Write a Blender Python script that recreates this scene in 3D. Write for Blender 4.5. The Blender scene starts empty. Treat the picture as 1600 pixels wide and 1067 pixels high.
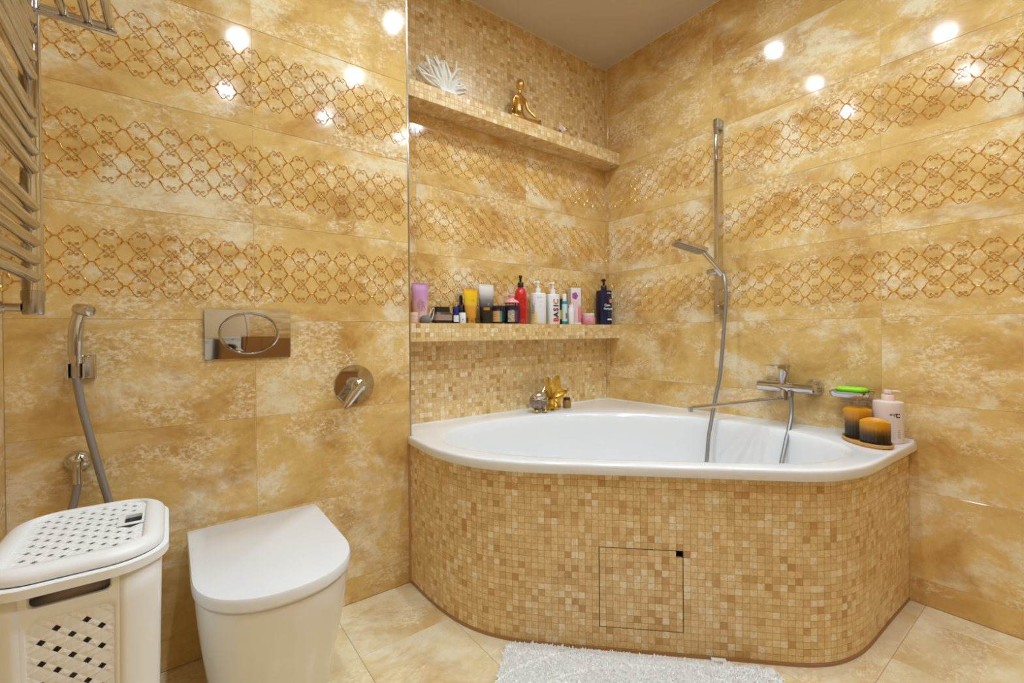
import bpy, math, random
from mathutils import Vector, Matrix
random.seed(7)
SC = bpy.context.scene
COL = SC.collection
R = math.radians

# ------------------------------------------------------------------ camera
def setup_camera():
    a, b, c = R(37.246), R(-0.422), R(-0.505)
    xr = Vector((math.cos(a), -math.sin(a), 0))
    fw = Vector((math.sin(a) * math.cos(b), math.cos(a) * math.cos(b), math.sin(b)))
    up = Vector((-math.sin(a) * math.sin(b), -math.cos(a) * math.sin(b), math.cos(b)))
    rt = xr * math.cos(c) + up * math.sin(c)
    u2 = up * math.cos(c) - xr * math.sin(c)
    cd = bpy.data.cameras.new('camera')
    cam = bpy.data.objects.new('camera', cd)
    COL.objects.link(cam)
    m = Matrix((rt, u2, -fw)).transposed().to_4x4()
    m.translation = (0, 0, 0.937)
    cam.matrix_world = m
    cd.sensor_width = 36
    cd.lens = 705.427 * 36 / 1600
    cd.shift_y = (527.368 - 533.5) / 1600
    cd.clip_start = 0.02
    SC.camera = cam
setup_camera()

# ------------------------------------------------------------------ world, exposure
w = bpy.data.worlds.new('world'); SC.world = w; w.use_nodes = True
w.node_tree.nodes['Background'].inputs[0].default_value = (1, 0.97, 0.93, 1)
w.node_tree.nodes['Background'].inputs[1].default_value = 0.05
SC.view_settings.view_transform = 'Standard'
SC.view_settings.look = 'None'
SC.view_settings.gamma = 1
SC.view_settings.use_curve_mapping = False
SC.view_settings.exposure = 0.12
LAMP_STRENGTH = 300.0
LAMP_BEAM = 14.0               # watts of each lamp's downward beam
LAMP_COLOR = (0.69, 0.86, 1.0)
SC.cycles.use_denoising = True
SC.cycles.max_bounces = 8
SC.cycles.diffuse_bounces = 5
SC.cycles.glossy_bounces = 4
SC.cycles.caustics_reflective = False
SC.cycles.caustics_refractive = False
SC.cycles.sample_clamp_indirect = 8

# ------------------------------------------------------------------ room dimensions
XL, XR, YT, YN, YF, ZC = -0.316, 2.045, 1.596, 1.777, -0.80, 2.477
XT = 0.729                     # corner of the toilet wall
ZB = 0.086                     # height of the lowest wall joint
TH = 0.30
VS = [0, ZB] + [ZB + TH * i for i in range(1, 8)] + [ZC]

# ------------------------------------------------------------------ helpers
class MB:
    def __init__(s):
        s.v = []; s.f = []; s.t = []
    def add(s, vs, fs, tone=0.5):
        o = len(s.v); s.v += [tuple(p) for p in vs]
        s.f += [tuple(o + i for i in q) for q in fs]; s.t += [tone] * len(fs)
        return s
    def box(s, x0, x1, y0, y1, z0, z1, tone=0.5):
        vs = [(x, y, z) for z in (z0, z1) for y in (y0, y1) for x in (x0, x1)]
        return s.add(vs, [(0, 2, 3, 1), (4, 5, 7, 6), (0, 1, 5, 4), (2, 6, 7, 3), (0, 4, 6, 2), (1, 3, 7, 5)], tone)
    def loft(s, rings, cap0=True, cap1=True, closed=True):
        n = len(rings[0]); vs = [p for r in rings for p in r]; fs = []
        for i in range(len(rings) - 1):
            for j in range(n if closed else n - 1):
                k = (j + 1) % n
                fs.append((i * n + j, i * n + k, (i + 1) * n + k, (i + 1) * n + j))
        if cap0: fs.append(tuple(range(n - 1, -1, -1)))
        if cap1: fs.append(tuple(range((len(rings) - 1) * n, len(rings) * n)))
        return s.add(vs, fs)
    def lathe(s, prof, n=28, c=(0, 0, 0), axis=(0, 0, 1), cap0=True, cap1=True, sx=1, sy=1):
        q = Vector((0, 0, 1)).rotation_difference(Vector(axis).normalized()).to_matrix()
        c = Vector(c); rings = []
        for r, h in prof:
            rings.append([c + q @ Vector((r * sx * math.cos(2 * math.pi * i / n), r * sy * math.sin(2 * math.pi * i / n), h)) for i in range(n)])
        return s.loft(rings, cap0, cap1)
    def tube(s, pts, rad, n=10, cap=True):
        pts = [Vector(p) for p in pts]; m = len(pts)
        rs = rad if isinstance(rad, (list, tuple)) else [rad] * m
        rings = []; nrm = None
        for i, p in enumerate(pts):
            t = (pts[min(i + 1, m - 1)] - pts[max(i - 1, 0)]).normalized()
            if nrm is None:
                nrm = t.orthogonal().normalized()
            nrm = (nrm - t * nrm.dot(t)).normalized()
            b = t.cross(nrm)
            rings.append([p + (nrm * math.cos(2 * math.pi * j / n) + b * math.sin(2 * math.pi * j / n)) * rs[i] for j in range(n)])
        return s.loft(rings, cap, cap)
    def ell(s, c, r, nu=20, nv=12):
        vs = []; c = Vector(c)
        rings = []
        for i in range(1, nv):
            th = math.pi * i / nv
            rings.append([c + Vector((r[0] * math.sin(th) * math.cos(2 * math.pi * j / nu), r[1] * math.sin(th) * math.sin(2 * math.pi * j / nu), -r[2] * math.cos(th))) for j in range(nu)])
        return s.loft(rings)
    def xf(s, M):
        s.v = [tuple(M @ Vector(p)) for p in s.v]; return s
    def build(s, name, mat, parent=None, smooth=None, bevel=None, seg=2, tone=False, sub=0):
        me = bpy.data.meshes.new(name)
        me.from_pydata(s.v, [], s.f); me.update()
        if tone:
            at = me.attributes.new('tone', 'FLOAT', 'FACE')
            at.data.foreach_set('value', s.t)
        if mat: me.materials.append(mat)
        return link(name, me, parent, smooth, bevel, seg, sub)

def link(name, me, parent=None, smooth=None, bevel=None, seg=2, sub=0):
    o = bpy.data.objects.new(name, me); COL.objects.link(o)
    if parent: o.parent = parent
    if smooth is not None and not me.get('_sm'):
        for p in me.polygons: p.use_smooth = True
        try: me.set_sharp_from_angle(angle=R(smooth))
        except Exception: pass
    if bevel:
        b = o.modifiers.new('bevel', 'BEVEL'); b.width = bevel; b.segments = seg; b.limit_method = 'ANGLE'; b.angle_limit = R(40)
    if sub:
        m = o.modifiers.new('sub', 'SUBSURF'); m.levels = sub; m.render_levels = sub
    return o

def tag(o, label=None, cat=None, group=None, kind=None):
    if label: o['label'] = label
    if cat: o['category'] = cat
    if group: o['group'] = group
    if kind: o['kind'] = kind
    return o

def thing(name, label, cat, loc=(0, 0, 0), rz=0, group=None):
    o = bpy.data.objects.new(name, None); COL.objects.link(o)
    o.location = loc; o.rotation_euler = (0, 0, rz); o.empty_display_size = 0.05
    return tag(o, label, cat, group)

def catmull(pts, sub=8, closed=False):
    pts = [Vector(p) for p in pts]; n = len(pts); out = []
    for i in range(n if closed else n - 1):
        if closed: p = [pts[(i + k) % n] for k in (-1, 0, 1, 2)]
        else: p = [pts[max(i - 1, 0)], pts[i], pts[i + 1], pts[min(i + 2, n - 1)]]
        for k in range(sub):
            t = k / sub
            out.append(0.5 * ((2 * p[1]) + (p[2] - p[0]) * t + (2 * p[0] - 5 * p[1] + 4 * p[2] - p[3]) * t * t + (3 * p[1] - p[0] - 3 * p[2] + p[3]) * t ** 3))
    if not closed: out.append(pts[-1])
    return out

def rrect(w, h, r, n=6, cx=0, cy=0):
    out = []
    for (sx, sy, a0) in ((1, 1, 0), (-1, 1, 90), (-1, -1, 180), (1, -1, 270)):
        for k in range(n + 1):
            a = R(a0 + 90 * k / n)
            out.append((cx + sx * (w / 2 - r) + r * math.cos(a), cy + sy * (h / 2 - r) + r * math.sin(a)))
    return out

def resample(pts, step):
    d = [0]
    for i in range(1, len(pts)): d.append(d[-1] + (pts[i] - pts[i - 1]).length)
    def at(s):
        for i in range(1, len(pts)):
            if d[i] >= s or i == len(pts) - 1:
                t = (s - d[i - 1]) / max(1e-9, d[i] - d[i - 1])
                return pts[i - 1].lerp(pts[i], t), (pts[i] - pts[i - 1]).normalized()
    return at, d[-1]

# ------------------------------------------------------------------ materials
def newmat(name):
    m = bpy.data.materials.new(name); m.use_nodes = True
    nt = m.node_tree; return m, nt, nt.nodes['Principled BSDF']
def N(nt, kind, **kw):
    n = nt.nodes.new(kind)
    for k, v in kw.items():
        if hasattr(n, k) and k not in ('Scale',): setattr(n, k, v)
        else: n.inputs[k].default_value = v
    return n
def L(nt, a, b): nt.links.new(a, b)
def mat(name, col, rough=0.4, metal=0.0, **kw):
    m, nt, p = newmat(name)
    p.inputs['Base Color'].default_value = (*col, 1)
    p.inputs['Roughness'].default_value = rough
    p.inputs['Metallic'].default_value = metal
    for k, v in kw.items(): p.inputs[k.replace('_', ' ')].default_value = v
    return m
def ramp(nt, fac, stops, interp='LINEAR'):
    r = nt.nodes.new('ShaderNodeValToRGB'); cr = r.color_ramp; cr.interpolation = interp
    while len(cr.elements) < len(stops): cr.elements.new(0.5)
    for e, (p, c) in zip(cr.elements, stops):
        e.position = p; e.color = (*c, 1)
    L(nt, fac, r.inputs[0]); return r.outputs[0]
def math_n(nt, op, a, b=None, c=None):
    n = nt.nodes.new('ShaderNodeMath'); n.operation = op
    for i, x in enumerate((a, b, c)):
        if x is None: continue
        if isinstance(x, (int, float)): n.inputs[i].default_value = x
        else: L(nt, x, n.inputs[i])
    return n.outputs[0]
def noise(nt, vec, scale, detail=4, rough=0.55, dist=0.0):
    n = nt.nodes.new('ShaderNodeTexNoise')
    n.inputs['Scale'].default_value = scale; n.inputs['Detail'].default_value = detail
    n.inputs['Roughness'].default_value = rough; n.inputs['Distortion'].default_value = dist
    L(nt, vec, n.inputs['Vector']); return n.outputs['Fac']
def mix(nt, fac, a, b):
    n = nt.nodes.new('ShaderNodeMix'); n.data_type = 'RGBA'
    if isinstance(fac, (int, float)): n.inputs[0].default_value = fac
    else: L(nt, fac, n.inputs[0])
    for i, x in ((6, a), (7, b)):
        if isinstance(x, tuple): n.inputs[i].default_value = (*x, 1)
        else: L(nt, x, n.inputs[i])
    return n.outputs[2]

def marble(name, cream, mid, brown, rough, tilt=0.25, bias=0.0):
    m, nt, p = newmat(name)
    tc = nt.nodes.new('ShaderNodeTexCoord'); oi = nt.nodes.new('ShaderNodeObjectInfo')
    cmb = nt.nodes.new('ShaderNodeCombineXYZ')
    for k, s in enumerate((41.0, 23.0, 67.0)): L(nt, math_n(nt, 'MULTIPLY', oi.outputs['Random'], s), cmb.inputs[k])
    ad = nt.nodes.new('ShaderNodeVectorMath'); ad.operation = 'ADD'
    L(nt, tc.outputs['Object'], ad.inputs[0]); L(nt, cmb.outputs[0], ad.inputs[1])
    mp = nt.nodes.new('ShaderNodeMapping'); mp.inputs['Rotation'].default_value = (0, tilt, 0)
    mp.inputs['Scale'].default_value = (0.8, 1.0, 1.15)
    L(nt, ad.outputs[0], mp.inputs[0])
    v = mp.outputs[0]
    big = noise(nt, v, 5.0, 15, 0.67, 0.35)                  # clouds with crisp fractal edges
    grain = noise(nt, v, 95, 6, 0.8)
    f = math_n(nt, 'ADD', big, math_n(nt, 'MULTIPLY', math_n(nt, 'SUBTRACT', grain, 0.5), 0.30))
    f = math_n(nt, 'ADD', f, bias)
    lt = tuple(0.55 * a + 0.45 * b for a, b in zip(cream, mid))
    dk = tuple(0.6 * a + 0.4 * b for a, b in zip(mid, brown))
    c = ramp(nt, f, [(0.34, dk), (0.45, mid), (0.53, tuple(x * 1.06 for x in mid)), (0.58, lt), (0.64, cream), (0.71, lt), (0.80, cream)])
    # rusty veins and stains
    v2 = nt.nodes.new('ShaderNodeVectorMath'); v2.operation = 'ADD'; v2.inputs[1].default_value = (7.3, 2.1, 5.7); L(nt, v, v2.inputs[0])
    rust = noise(nt, v2.outputs[0], 4.4, 13, 0.70, 0.5)
    rust = math_n(nt, 'ADD', rust, math_n(nt, 'MULTIPLY', math_n(nt, 'SUBTRACT', grain, 0.5), 0.16))
    c = mix(nt, ramp(nt, rust, [(0.48, (0, 0, 0)), (0.57, (0.45, 0.45, 0.45)), (0.68, (0.95, 0.95, 0.95))]), c, brown)
    # pale crystalline crust gathering in patches
    v3 = nt.nodes.new('ShaderNodeVectorMath'); v3.operation = 'ADD'; v3.inputs[1].default_value = (1.3, 8.1, 3.7); L(nt, v, v3.inputs[0])
    patch_ = noise(nt, v3.outputs[0], 6.0, 12, 0.68, 0.3)
    crust = noise(nt, v3.outputs[0], 85, 7, 0.75, 0.4)
    sp = math_n(nt, 'MULTIPLY', ramp(nt, patch_, [(0.485, (0, 0, 0)), (0.575, (1, 1, 1))]), ramp(nt, crust, [(0.45, (0, 0, 0)), (0.59, (0.8, 0.8, 0.8))]))
    c = mix(nt, sp, c, tuple(min(1, x * 1.07) for x in cream))
    L(nt, c, p.inputs['Base Color'])
    p.inputs['Roughness'].default_value = rough
    return m

MARBLE = marble('golden_travertine_tile', (0.85, 0.73, 0.50), (0.73, 0.475, 0.165), (0.50, 0.24, 0.052), 0.10)
FLOORM = marble('cream_floor_tile', (0.86, 0.77, 0.58), (0.78, 0.64, 0.38), (0.66, 0.42, 0.16), 0.22, 0.7, 0.05)
GROUT = mat('beige_grout', (0.76, 0.58, 0.36), 0.7)
GROUT_D = mat('brown_floor_grout', (0.36, 0.20, 0.09), 0.85)
MGROUT = mat('ochre_mosaic_grout', (0.62, 0.34, 0.13), 0.8)
CEILM = mat('beige_ceiling_paint', (0.66, 0.57, 0.45), 0.45)
CHROME = mat('chrome', (0.62, 0.61, 0.61), 0.05, 1.0)
SATIN = mat('satin_chrome', (0.50, 0.49, 0.48), 0.22, 1.0)
HOSEM = mat('silver_hose', (0.34, 0.33, 0.32), 0.45, 0.7)
DARKM = mat('hatch_shade_black', (0.015, 0.012, 0.01), 0.9)  # near-black colour standing in for shade in the hatch gap and recess
ACRYL = mat('white_acrylic', (0.84, 0.84, 0.85), 0.12, 0, Coat_Weight=0.3)
CERAM = mat('white_ceramic', (0.86, 0.84, 0.82), 0.07, 0, Coat_Weight=0.3)
LIDM = mat('white_duroplast', (0.82, 0.82, 0.83), 0.09)
PLAST = mat('white_plastic', (0.85, 0.85, 0.85), 0.36)
GOLD = mat('polished_gold', (0.80, 0.50, 0.14), 0.24, 1.0)
BLACK = mat('black_plastic', (0.012, 0.012, 0.013), 0.28)
WHITE = mat('white_bottle_plastic', (0.83, 0.82, 0.83), 0.32)
SEALM = mat('brown_sealant', (0.40, 0.21, 0.09), 0.6)

def trellis_mat():
    m, nt, p = newmat('raised_gold_enamel')
    tc = nt.nodes.new('ShaderNodeTexCoord')
    n = noise(nt, tc.outputs['Object'], 60, 2)
    L(nt, ramp(nt, n, [(0.35, (0.72, 0.31, 0.03)), (0.65, (0.88, 0.50, 0.10))]), p.inputs['Base Color'])
    p.inputs['Roughness'].default_value = 0.28; p.inputs['Metallic'].default_value = 0.6
    return m
TRELM = trellis_mat()

def mosaic_mat():
    m, nt, p = newmat('travertine_mosaic')
    at = nt.nodes.new('ShaderNodeAttribute'); at.attribute_name = 'tone'
    tc = nt.nodes.new('ShaderNodeTexCoord')
    off = nt.nodes.new('ShaderNodeVectorMath'); off.operation = 'ADD'
    cmb = nt.nodes.new('ShaderNodeCombineXYZ')
    L(nt, math_n(nt, 'MULTIPLY', at.outputs['Fac'], 57.0), cmb.inputs[0]); L(nt, math_n(nt, 'MULTIPLY', at.outputs['Fac'], 91.0), cmb.inputs[2])
    L(nt, tc.outputs['Object'], off.inputs[0]); L(nt, cmb.outputs[0], off.inputs[1])
    base = ramp(nt, at.outputs['Fac'], [(0.0, (0.54, 0.28, 0.08)), (0.10, (0.66, 0.40, 0.14)), (0.35, (0.77, 0.535, 0.235)), (0.62, (0.83, 0.605, 0.285)), (0.85, (0.88, 0.70, 0.40)), (1.0, (0.92, 0.81, 0.57))])
    n1 = noise(nt, off.outputs[0], 90, 5, 0.65, 0.5)
    n2 = noise(nt, off.outputs[0], 260, 3, 0.6)
    c = mix(nt, ramp(nt, n1, [(0.40, (0.45, 0.45, 0.45)), (0.52, (0, 0, 0))]), base, (0.58, 0.33, 0.12))
    c = mix(nt, ramp(nt, n1, [(0.52, (0, 0, 0)), (0.68, (0.35, 0.35, 0.35))]), c, (0.84, 0.72, 0.50))
    c = mix(nt, ramp(nt, n2, [(0.58, (0, 0, 0)), (0.70, (0.35, 0.35, 0.35))]), c, (0.42, 0.21, 0.06))
    L(nt, c, p.inputs['Base Color']); p.inputs['Roughness'].default_value = 0.3
    return m
MOSM = mosaic_mat()
def rtone():
    x = random.random()
    if x < 0.06: return random.uniform(0, 0.1)
    if x < 0.16: return random.uniform(0.88, 1.0)
    return min(0.9, max(0.12, random.gauss(0.48, 0.19)))

# ------------------------------------------------------------------ tiles
TILE_CACHE = {}
def tile_mesh(w, h, t, mat_, gap=0.0005, bev=0.0006):
    key = (round(w, 4), round(h, 4), t, mat_.name)
    if key not in TILE_CACHE:
        a, b = w / 2 - gap, h / 2 - gap
        m = MB()
        r0 = [(-a, 0, -b), (a, 0, -b), (a, 0, b), (-a, 0, b)]
        r1 = [(x, -(t - bev), z) for x, _, z in r0]
        r2 = [(math.copysign(abs(x) - bev, x), -t, math.copysign(abs(z) - bev, z)) for x, _, z in r0]
        m.loft([r0, r1, r2], True, True)
        me = bpy.data.meshes.new('tile'); me.from_pydata(m.v, [], m.f); me.materials.append(mat_)
        TILE_CACHE[key] = me
    return TILE_CACHE[key]

PP, PR = 0.0672, 0.0597           # trellis period and row spacing
def trellis_strands():
    q = []   # (points, widths) in units of (PP, PR) for the upper right quadrant of a cell
    q.append(([(.17, .44), (.256, .345), (.305, .225), (.338, .12), (.385, .045), (.44, .012), (.5, 0)], [.020, .024, .050, .046, .026, .036, .062], 's'))
    q.append(([(.17, .44), (.12, .475), (.065, .445), (.028, .385), (-.004, .33), (-.05, .262), (-.10, .222), (-.142, .245), (-.140, .305), (-.105, .325), (-.083, .285)], [.022, .022, .024, .026, .032, .030, .024, .022, .020, .020, .030], 'c'))
    q.append(([(.405, .035), (.398, .10), (.37, .135), (.345, .115)], [.026, .024, .022, .034], 's'))
    q.append(([(.315, .19), (.275, .17), (.262, .12)], [.036, .026, .012], 's'))
    q.append(([(.17, .43), (.165, .505)], [.024, .024], 's'))
    return q
STRANDS = trellis_strands()
def ribbon(mb, pts, ws, relief=0.0016):
    n = len(pts); vs = []; fs = []
    for i, (x, z) in enumerate(pts):
        x0, z0 = pts[max(i - 1, 0)]; x1, z1 = pts[min(i + 1, n - 1)]
        dx, dz = x1 - x0, z1 - z0; l = math.hypot(dx, dz) or 1
        nx, nz = -dz / l, dx / l; h = ws[i] * 0.56
        vs += [(x + nx * h, 0, z + nz * h), (x, -relief, z), (x - nx * h, 0, z - nz * h)]
        if i:
            o = 3 * i
            fs += [(o - 3, o - 2, o + 1, o), (o - 2, o - 1, o + 2, o + 1)]
    mb.add(vs, fs)
TREL_CACHE = {}
def trellis_mesh(w, side):
    """gold scroll lattice of one tile, w wide; side = factory edge ('l', 'r' or 'b' for both)"""
    key = (round(w, 4), side)
    if key in TREL_CACHE: return TREL_CACHE[key]
    mb = MB(); lim = w / 2 - 0.002
    cells = []
    k = 0
    per = PP if side != 'b' else w / 9
    while k * per <= w + per:
        cells.append((-w / 2 + k * per) if side in 'lb' else (w / 2 - k * per)); k += 1
    for row in (-1, 0, 1):
        for ci, cx in enumerate(cells):
            edge_l = abs(cx + w / 2) < 1e-4 and side in 'lb'
            edge_r = abs(cx - w / 2) < 1e-4 and side in 'rb'
            for sx in (1, -1):
                if (edge_l and sx < 0) or (edge_r and sx > 0): continue
                for sz in (1, -1):
                    for pts, ws, kd in STRANDS:
                        P = []
                        for (a, b) in pts:
                            if kd == 'c' and (edge_l or edge_r): a = abs(a - 0.0) * 0.9 + 0.045 if a < 0.17 else a
                            P.append((cx + sx * a * per, (row + sz * b) * PR))
                        if kd == 'c' and (edge_l or edge_r):
                            P = [P[0]] + [(cx + sx * a * per, (row + sz * b) * PR) for a, b in ((.12, .475), (.07, .44), (.035, .37), (.03, .29), (.06, .225), (.105, .225), (.125, .28), (.10, .32), (.075, .29))]
                            W = [.022] * len(P)
                        else: W = ws
                        run = []; rw = []
                        for pt, w_ in zip(P, W):
                            if abs(pt[0]) <= lim: run.append(pt); rw.append(w_ * per)
                            else:
                                if len(run) > 1: ribbon(mb, run, rw)
                                run, rw = [], []
                        if len(run) > 1: ribbon(mb, run, rw)
    me = bpy.data.meshes.new('gold_trellis'); me.from_pydata(mb.v, [], mb.f); me.materials.append(TRELM)
    TREL_CACHE[key] = me
    return me

def tile_wall(name, origin, th, us, vs, slab, trel=(), sides=None, vmin=None, matr=None):
    """a wall: grout slab plus one child object per tile. us, vs: joint positions"""
    s = MB().box(*slab).build(name, GROUT)
    tag(s, kind='structure')
    rot = Matrix.Rotation(th, 4, 'Z')
    for j in range(len(vs) - 1):
        for i in range(len(us) - 1):
            w_, h_ = us[i + 1] - us[i], vs[j + 1] - vs[j]
            if w_ < 0.004 or h_ < 0.004: continue
            p = Vector(origin) + rot @ Vector(((us[i] + us[i + 1]) / 2, 0, 0)); p.z = (vs[j] + vs[j + 1]) / 2
            t = link('wall_tile', tile_mesh(w_, h_, 0.0065, matr or MARBLE), s)
            t.location = p; t.rotation_euler = (0, 0, th)
            if round((vs[j] - ZB) / TH) in trel and abs(h_ - TH) < 0.01 and sides and sides[i]:
                g = link('gold_trellis', trellis_mesh(w_, sides[i]), t)
                g.location = (0, -0.0065, 0)
    return s

T = 0.0065
# ------------------------------------------------------------------ the room
xs = 0.2125
wall_back = tile_wall('wall_back', (0, YT + T, 0), 0, [XL, xs, XT - 0.004], VS, (XL - 0.1, XT, YT + 0.0012, YN + 0.12, 0, ZC), (3, 4, 5), ['r', 'l'])
YR = [1.7514, 1.117, 0.4892, -0.1386, YF]
wall_right = tile_wall('wall_right', (XR + T, YN, 0), R(-90), [0] + [YN - y for y in YR], VS, (XR + 0.0012, XR + 0.1, YF - 0.1, YN + 0.12, 0, ZC), (3, 4, 5), ['r', 'b', 'b', 'b', 'l'])
wall_left = tile_wall('wall_left', (XL - T, YF, 0), R(90), [0, 0.4, 1.0, 1.6, YT - YF], VS, (XL - 0.1, XL - 0.0012, YF - 0.1, YT + 0.1, 0, ZC), (3, 4, 5), ['r', 'b', 'b', 'b'])
wall_front = tile_wall('wall_front', (XR, YF - T, 0), R(180), [0, 0.5, 1.1, 1.55], VS, (XL - 0.1, XR + 0.1, YF - 0.1, YF - 0.0012, 0, ZC), (), None)
ZS0, ZS1 = 0.908, 0.986            # lower shelf
ZU0, ZU1 = 1.887, 1.957            # upper shelf
wall_alcove = tile_wall('wall_alcove', (0, YN + T, 0), 0, [XT, 0.8446, 1.447, XR], [0.986, 1.286, 1.586, 1.886], (XT, XR + 0.05, YN + 0.0012, YN + 0.12, 0, ZC), (3, 4, 5), ['r', 'b', 'l'])

ceil = tag(MB().box(XL - 0.1, XR + 0.1, YF - 0.1, YN + 0.12, ZC, ZC + 0.05).build('ceiling', CEILM), kind='structure')
tr = MB()
tr.box(XT, XR, YN - 0.006, YN, ZC - 0.006, ZC); tr.box(XR - 0.006, XR, YF, YN, ZC - 0.006, ZC); tr.box(XL, XT, YT - 0.006, YT, ZC - 0.006, ZC)
tag(tr.build('trim_1', mat('pale_ceiling_bead', (0.80, 0.70, 0.55), 0.4)), kind='structure')
tm = MB().box(XT - 0.004, XT + 0.0012, YT - 0.0006, YT + 0.008, 0.0, ZC)
tag(tm.build('trim_2', SATIN), kind='structure')

# floor
fl = MB().box(XL - 0.1, XR + 0.1, YF - 0.1, YN + 0.1, -0.06, -0.0012).build('floor', GROUT_D)
tag(fl, kind='structure')
fx = [XL] + [0.433 + 0.3015 * k for k in range(-2, 6)] + [XR]
fy = [YF, -0.572, -0.257, 0.057, 0.371, 0.685, 1.0, 1.3143, YT]
def floor_tile(x0, x1, y0, y1):
    t = link('floor_tile', tile_mesh(x1 - x0, y1 - y0, 0.006, FLOORM), fl)
    t.location = ((x0 + x1) / 2, (y0 + y1) / 2, -0.006); t.rotation_euler = (R(-90), 0, 0)
for i in range(len(fx) - 1):
    for j in range(len(fy) - 1):
        if fx[i + 1] - fx[i] > 0.02: floor_tile(fx[i], fx[i + 1], fy[j], fy[j + 1])

# ------------------------------------------------------------------ mosaic
def mos_tile(mb, c, u, v, n, w, h, d=0.0022, tone=None, bev=0.0004):
    tone = rtone() if tone is None else tone
    a, b = w / 2, h / 2
    q = [(-a, -b), (a, -b), (a, b), (-a, b)]
    r0 = [c + u * x + v * y for x, y in q]
    r1 = [c + u * x + v * y + n * (d - bev) for x, y in q]
    r2 = [c + u * (x - math.copysign(bev, x)) + v * (y - math.copysign(bev, y)) + n * d for x, y in q]
    vs = r0 + r1 + r2
    fs = []
    for k in range(4):
        l = (k + 1) % 4
        fs += [(k, l, 4 + l, 4 + k), (4 + k, 4 + l, 8 + l, 8 + k)]
    fs.append((8, 9, 10, 11))
    mb.add(vs, fs, tone)
def mos_rect(mb, o, u, v, n, W, H, pitch=0.0202, gap=0.0007):
    nu, nv = max(1, round(W / pitch)), max(1, round(H / pitch))
    pu, pv = W / nu, H / nv
    for i in range(nu):
        for j in range(nv):
            mos_tile(mb, o + u * (pu * (i + .5)) + v * (pv * (j + .5)), u, v, n, pu - gap, pv - gap)
X_, Y_, Z_ = Vector((1, 0, 0)), Vector((0, 1, 0)), Vector((0, 0, 1))
mb = MB()
mos_rect(mb, Vector((XT, YN + 0.0022, ZU1)), X_, Z_, -Y_, XR - XT, ZC - ZU1)
mos_rect(mb, Vector((XT, YN + 0.0022, 0.54)), X_, Z_, -Y_, XR - XT, ZS0 - 0.54)
tag(mb.build('mosaic_tiles', MOSM, wall_alcove, tone=True), kind='stuff')
MB().box(XT, XR, YN + 0.0006, YN + 0.002, 0.54, ZS0).add(*(lambda b: (b.v, b.f))(MB().box(XT, XR, YN + 0.0006, YN + 0.002, ZU1, ZC))).build('mosaic_grout', MGROUT, wall_alcove)

def shelf(name, z0, z1, yf, label):
    t = thing(name, label, 'shelf', ((XT + XR) / 2, YN, z0))
    M = Matrix.Translation((-(XT + XR) / 2, -YN, -z0))
    d = 0.0022
    e_ = 0.0010
    MB().box(XT + 0.001, XR - 0.001, yf + e_, YN, z0 + e_, z1 - e_).xf(M).build('shelf_core', MGROUT, t)
    m = MB()
    mos_rect(m, Vector((XT + 0.001, yf + d, z0 + d)), X_, Z_, -Y_, XR - XT - 0.002, z1 - z0 - 2 * d)
    mos_rect(m, Vector((XT + 0.001, yf + d, z0 + d)), X_, Y_, -Z_, XR - XT - 0.002, YN - yf - d)
    mos_rect(m, Vector((XT + 0.001, yf + d, z1 - d)), X_, Y_, Z_, XR - XT - 0.002, YN - yf - d)
    tag(m.xf(M).build('mosaic_facing', MOSM, t, tone=True), kind='stuff')
    return t
YSH, YSU = 1.676, 1.669
shelf('alcove_shelf', ZS0, ZS1, YSH, 'mosaic-clad alcove shelf holding the row of cosmetic bottles')
shelf('alcove_shelf', ZU0, ZU1, YSU, 'mosaic-clad upper alcove shelf carrying coral and gold figurine')

# ------------------------------------------------------------------ bath panel
PANEL = [(0.7215, 1.595), (0.7215, 1.50), (0.7235, 1.42), (0.732, 1.325), (0.749, 1.245), (0.782, 1.165), (0.835, 1.086), (0.893, 1.020), (0.957, 0.956), (1.040, 0.873), (1.125, 0.788), (1.211, 0.702), (1.300, 0.613), (1.365, 0.547), (1.420, 0.497), (1.484, 0.458), (1.562, 0.434), (1.649, 0.424), (1.836, 0.420), (2.044, 0.414)]
ppts = catmull([(x, y, 0) for x, y in PANEL], 8)
pat, plen = resample(ppts, 0.0202)
PZ0, PZ1, PZR = 0.0096, 0.524, 0.0198
panel = thing('mosaic_bath_surround', 'curved surround of small golden mosaic tiles under the bathtub', 'bath surround', (1.211, 0.702, 0))
PM = Matrix.Translation((-1.211, -0.702, 0))
def closest_s(x, y):
    best = None
    for k in range(int(plen / 0.001)):
        p, _ = pat(k * 0.001); d = (p.x - x) ** 2 + (p.y - y) ** 2
        if best is None or d < best[0]: best = (d, k * 0.001)
    return best[1]
s_h0 = closest_s(1.005, 0.908)
ncol_l = round(s_h0 / 0.0202); pc = s_h0 / ncol_l
ncol = int(plen / pc)
HC0, HC1, HR0, HR1 = ncol_l, ncol_l + 12, 3, 15
def panel_frame(s):
    p, t = pat(min(max(s, 0), plen)); n = Vector((t.y, -t.x, 0))
    if n.dot(Vector((-1, -1, 0))) < 0: n = -n
    return p, t, n
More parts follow.
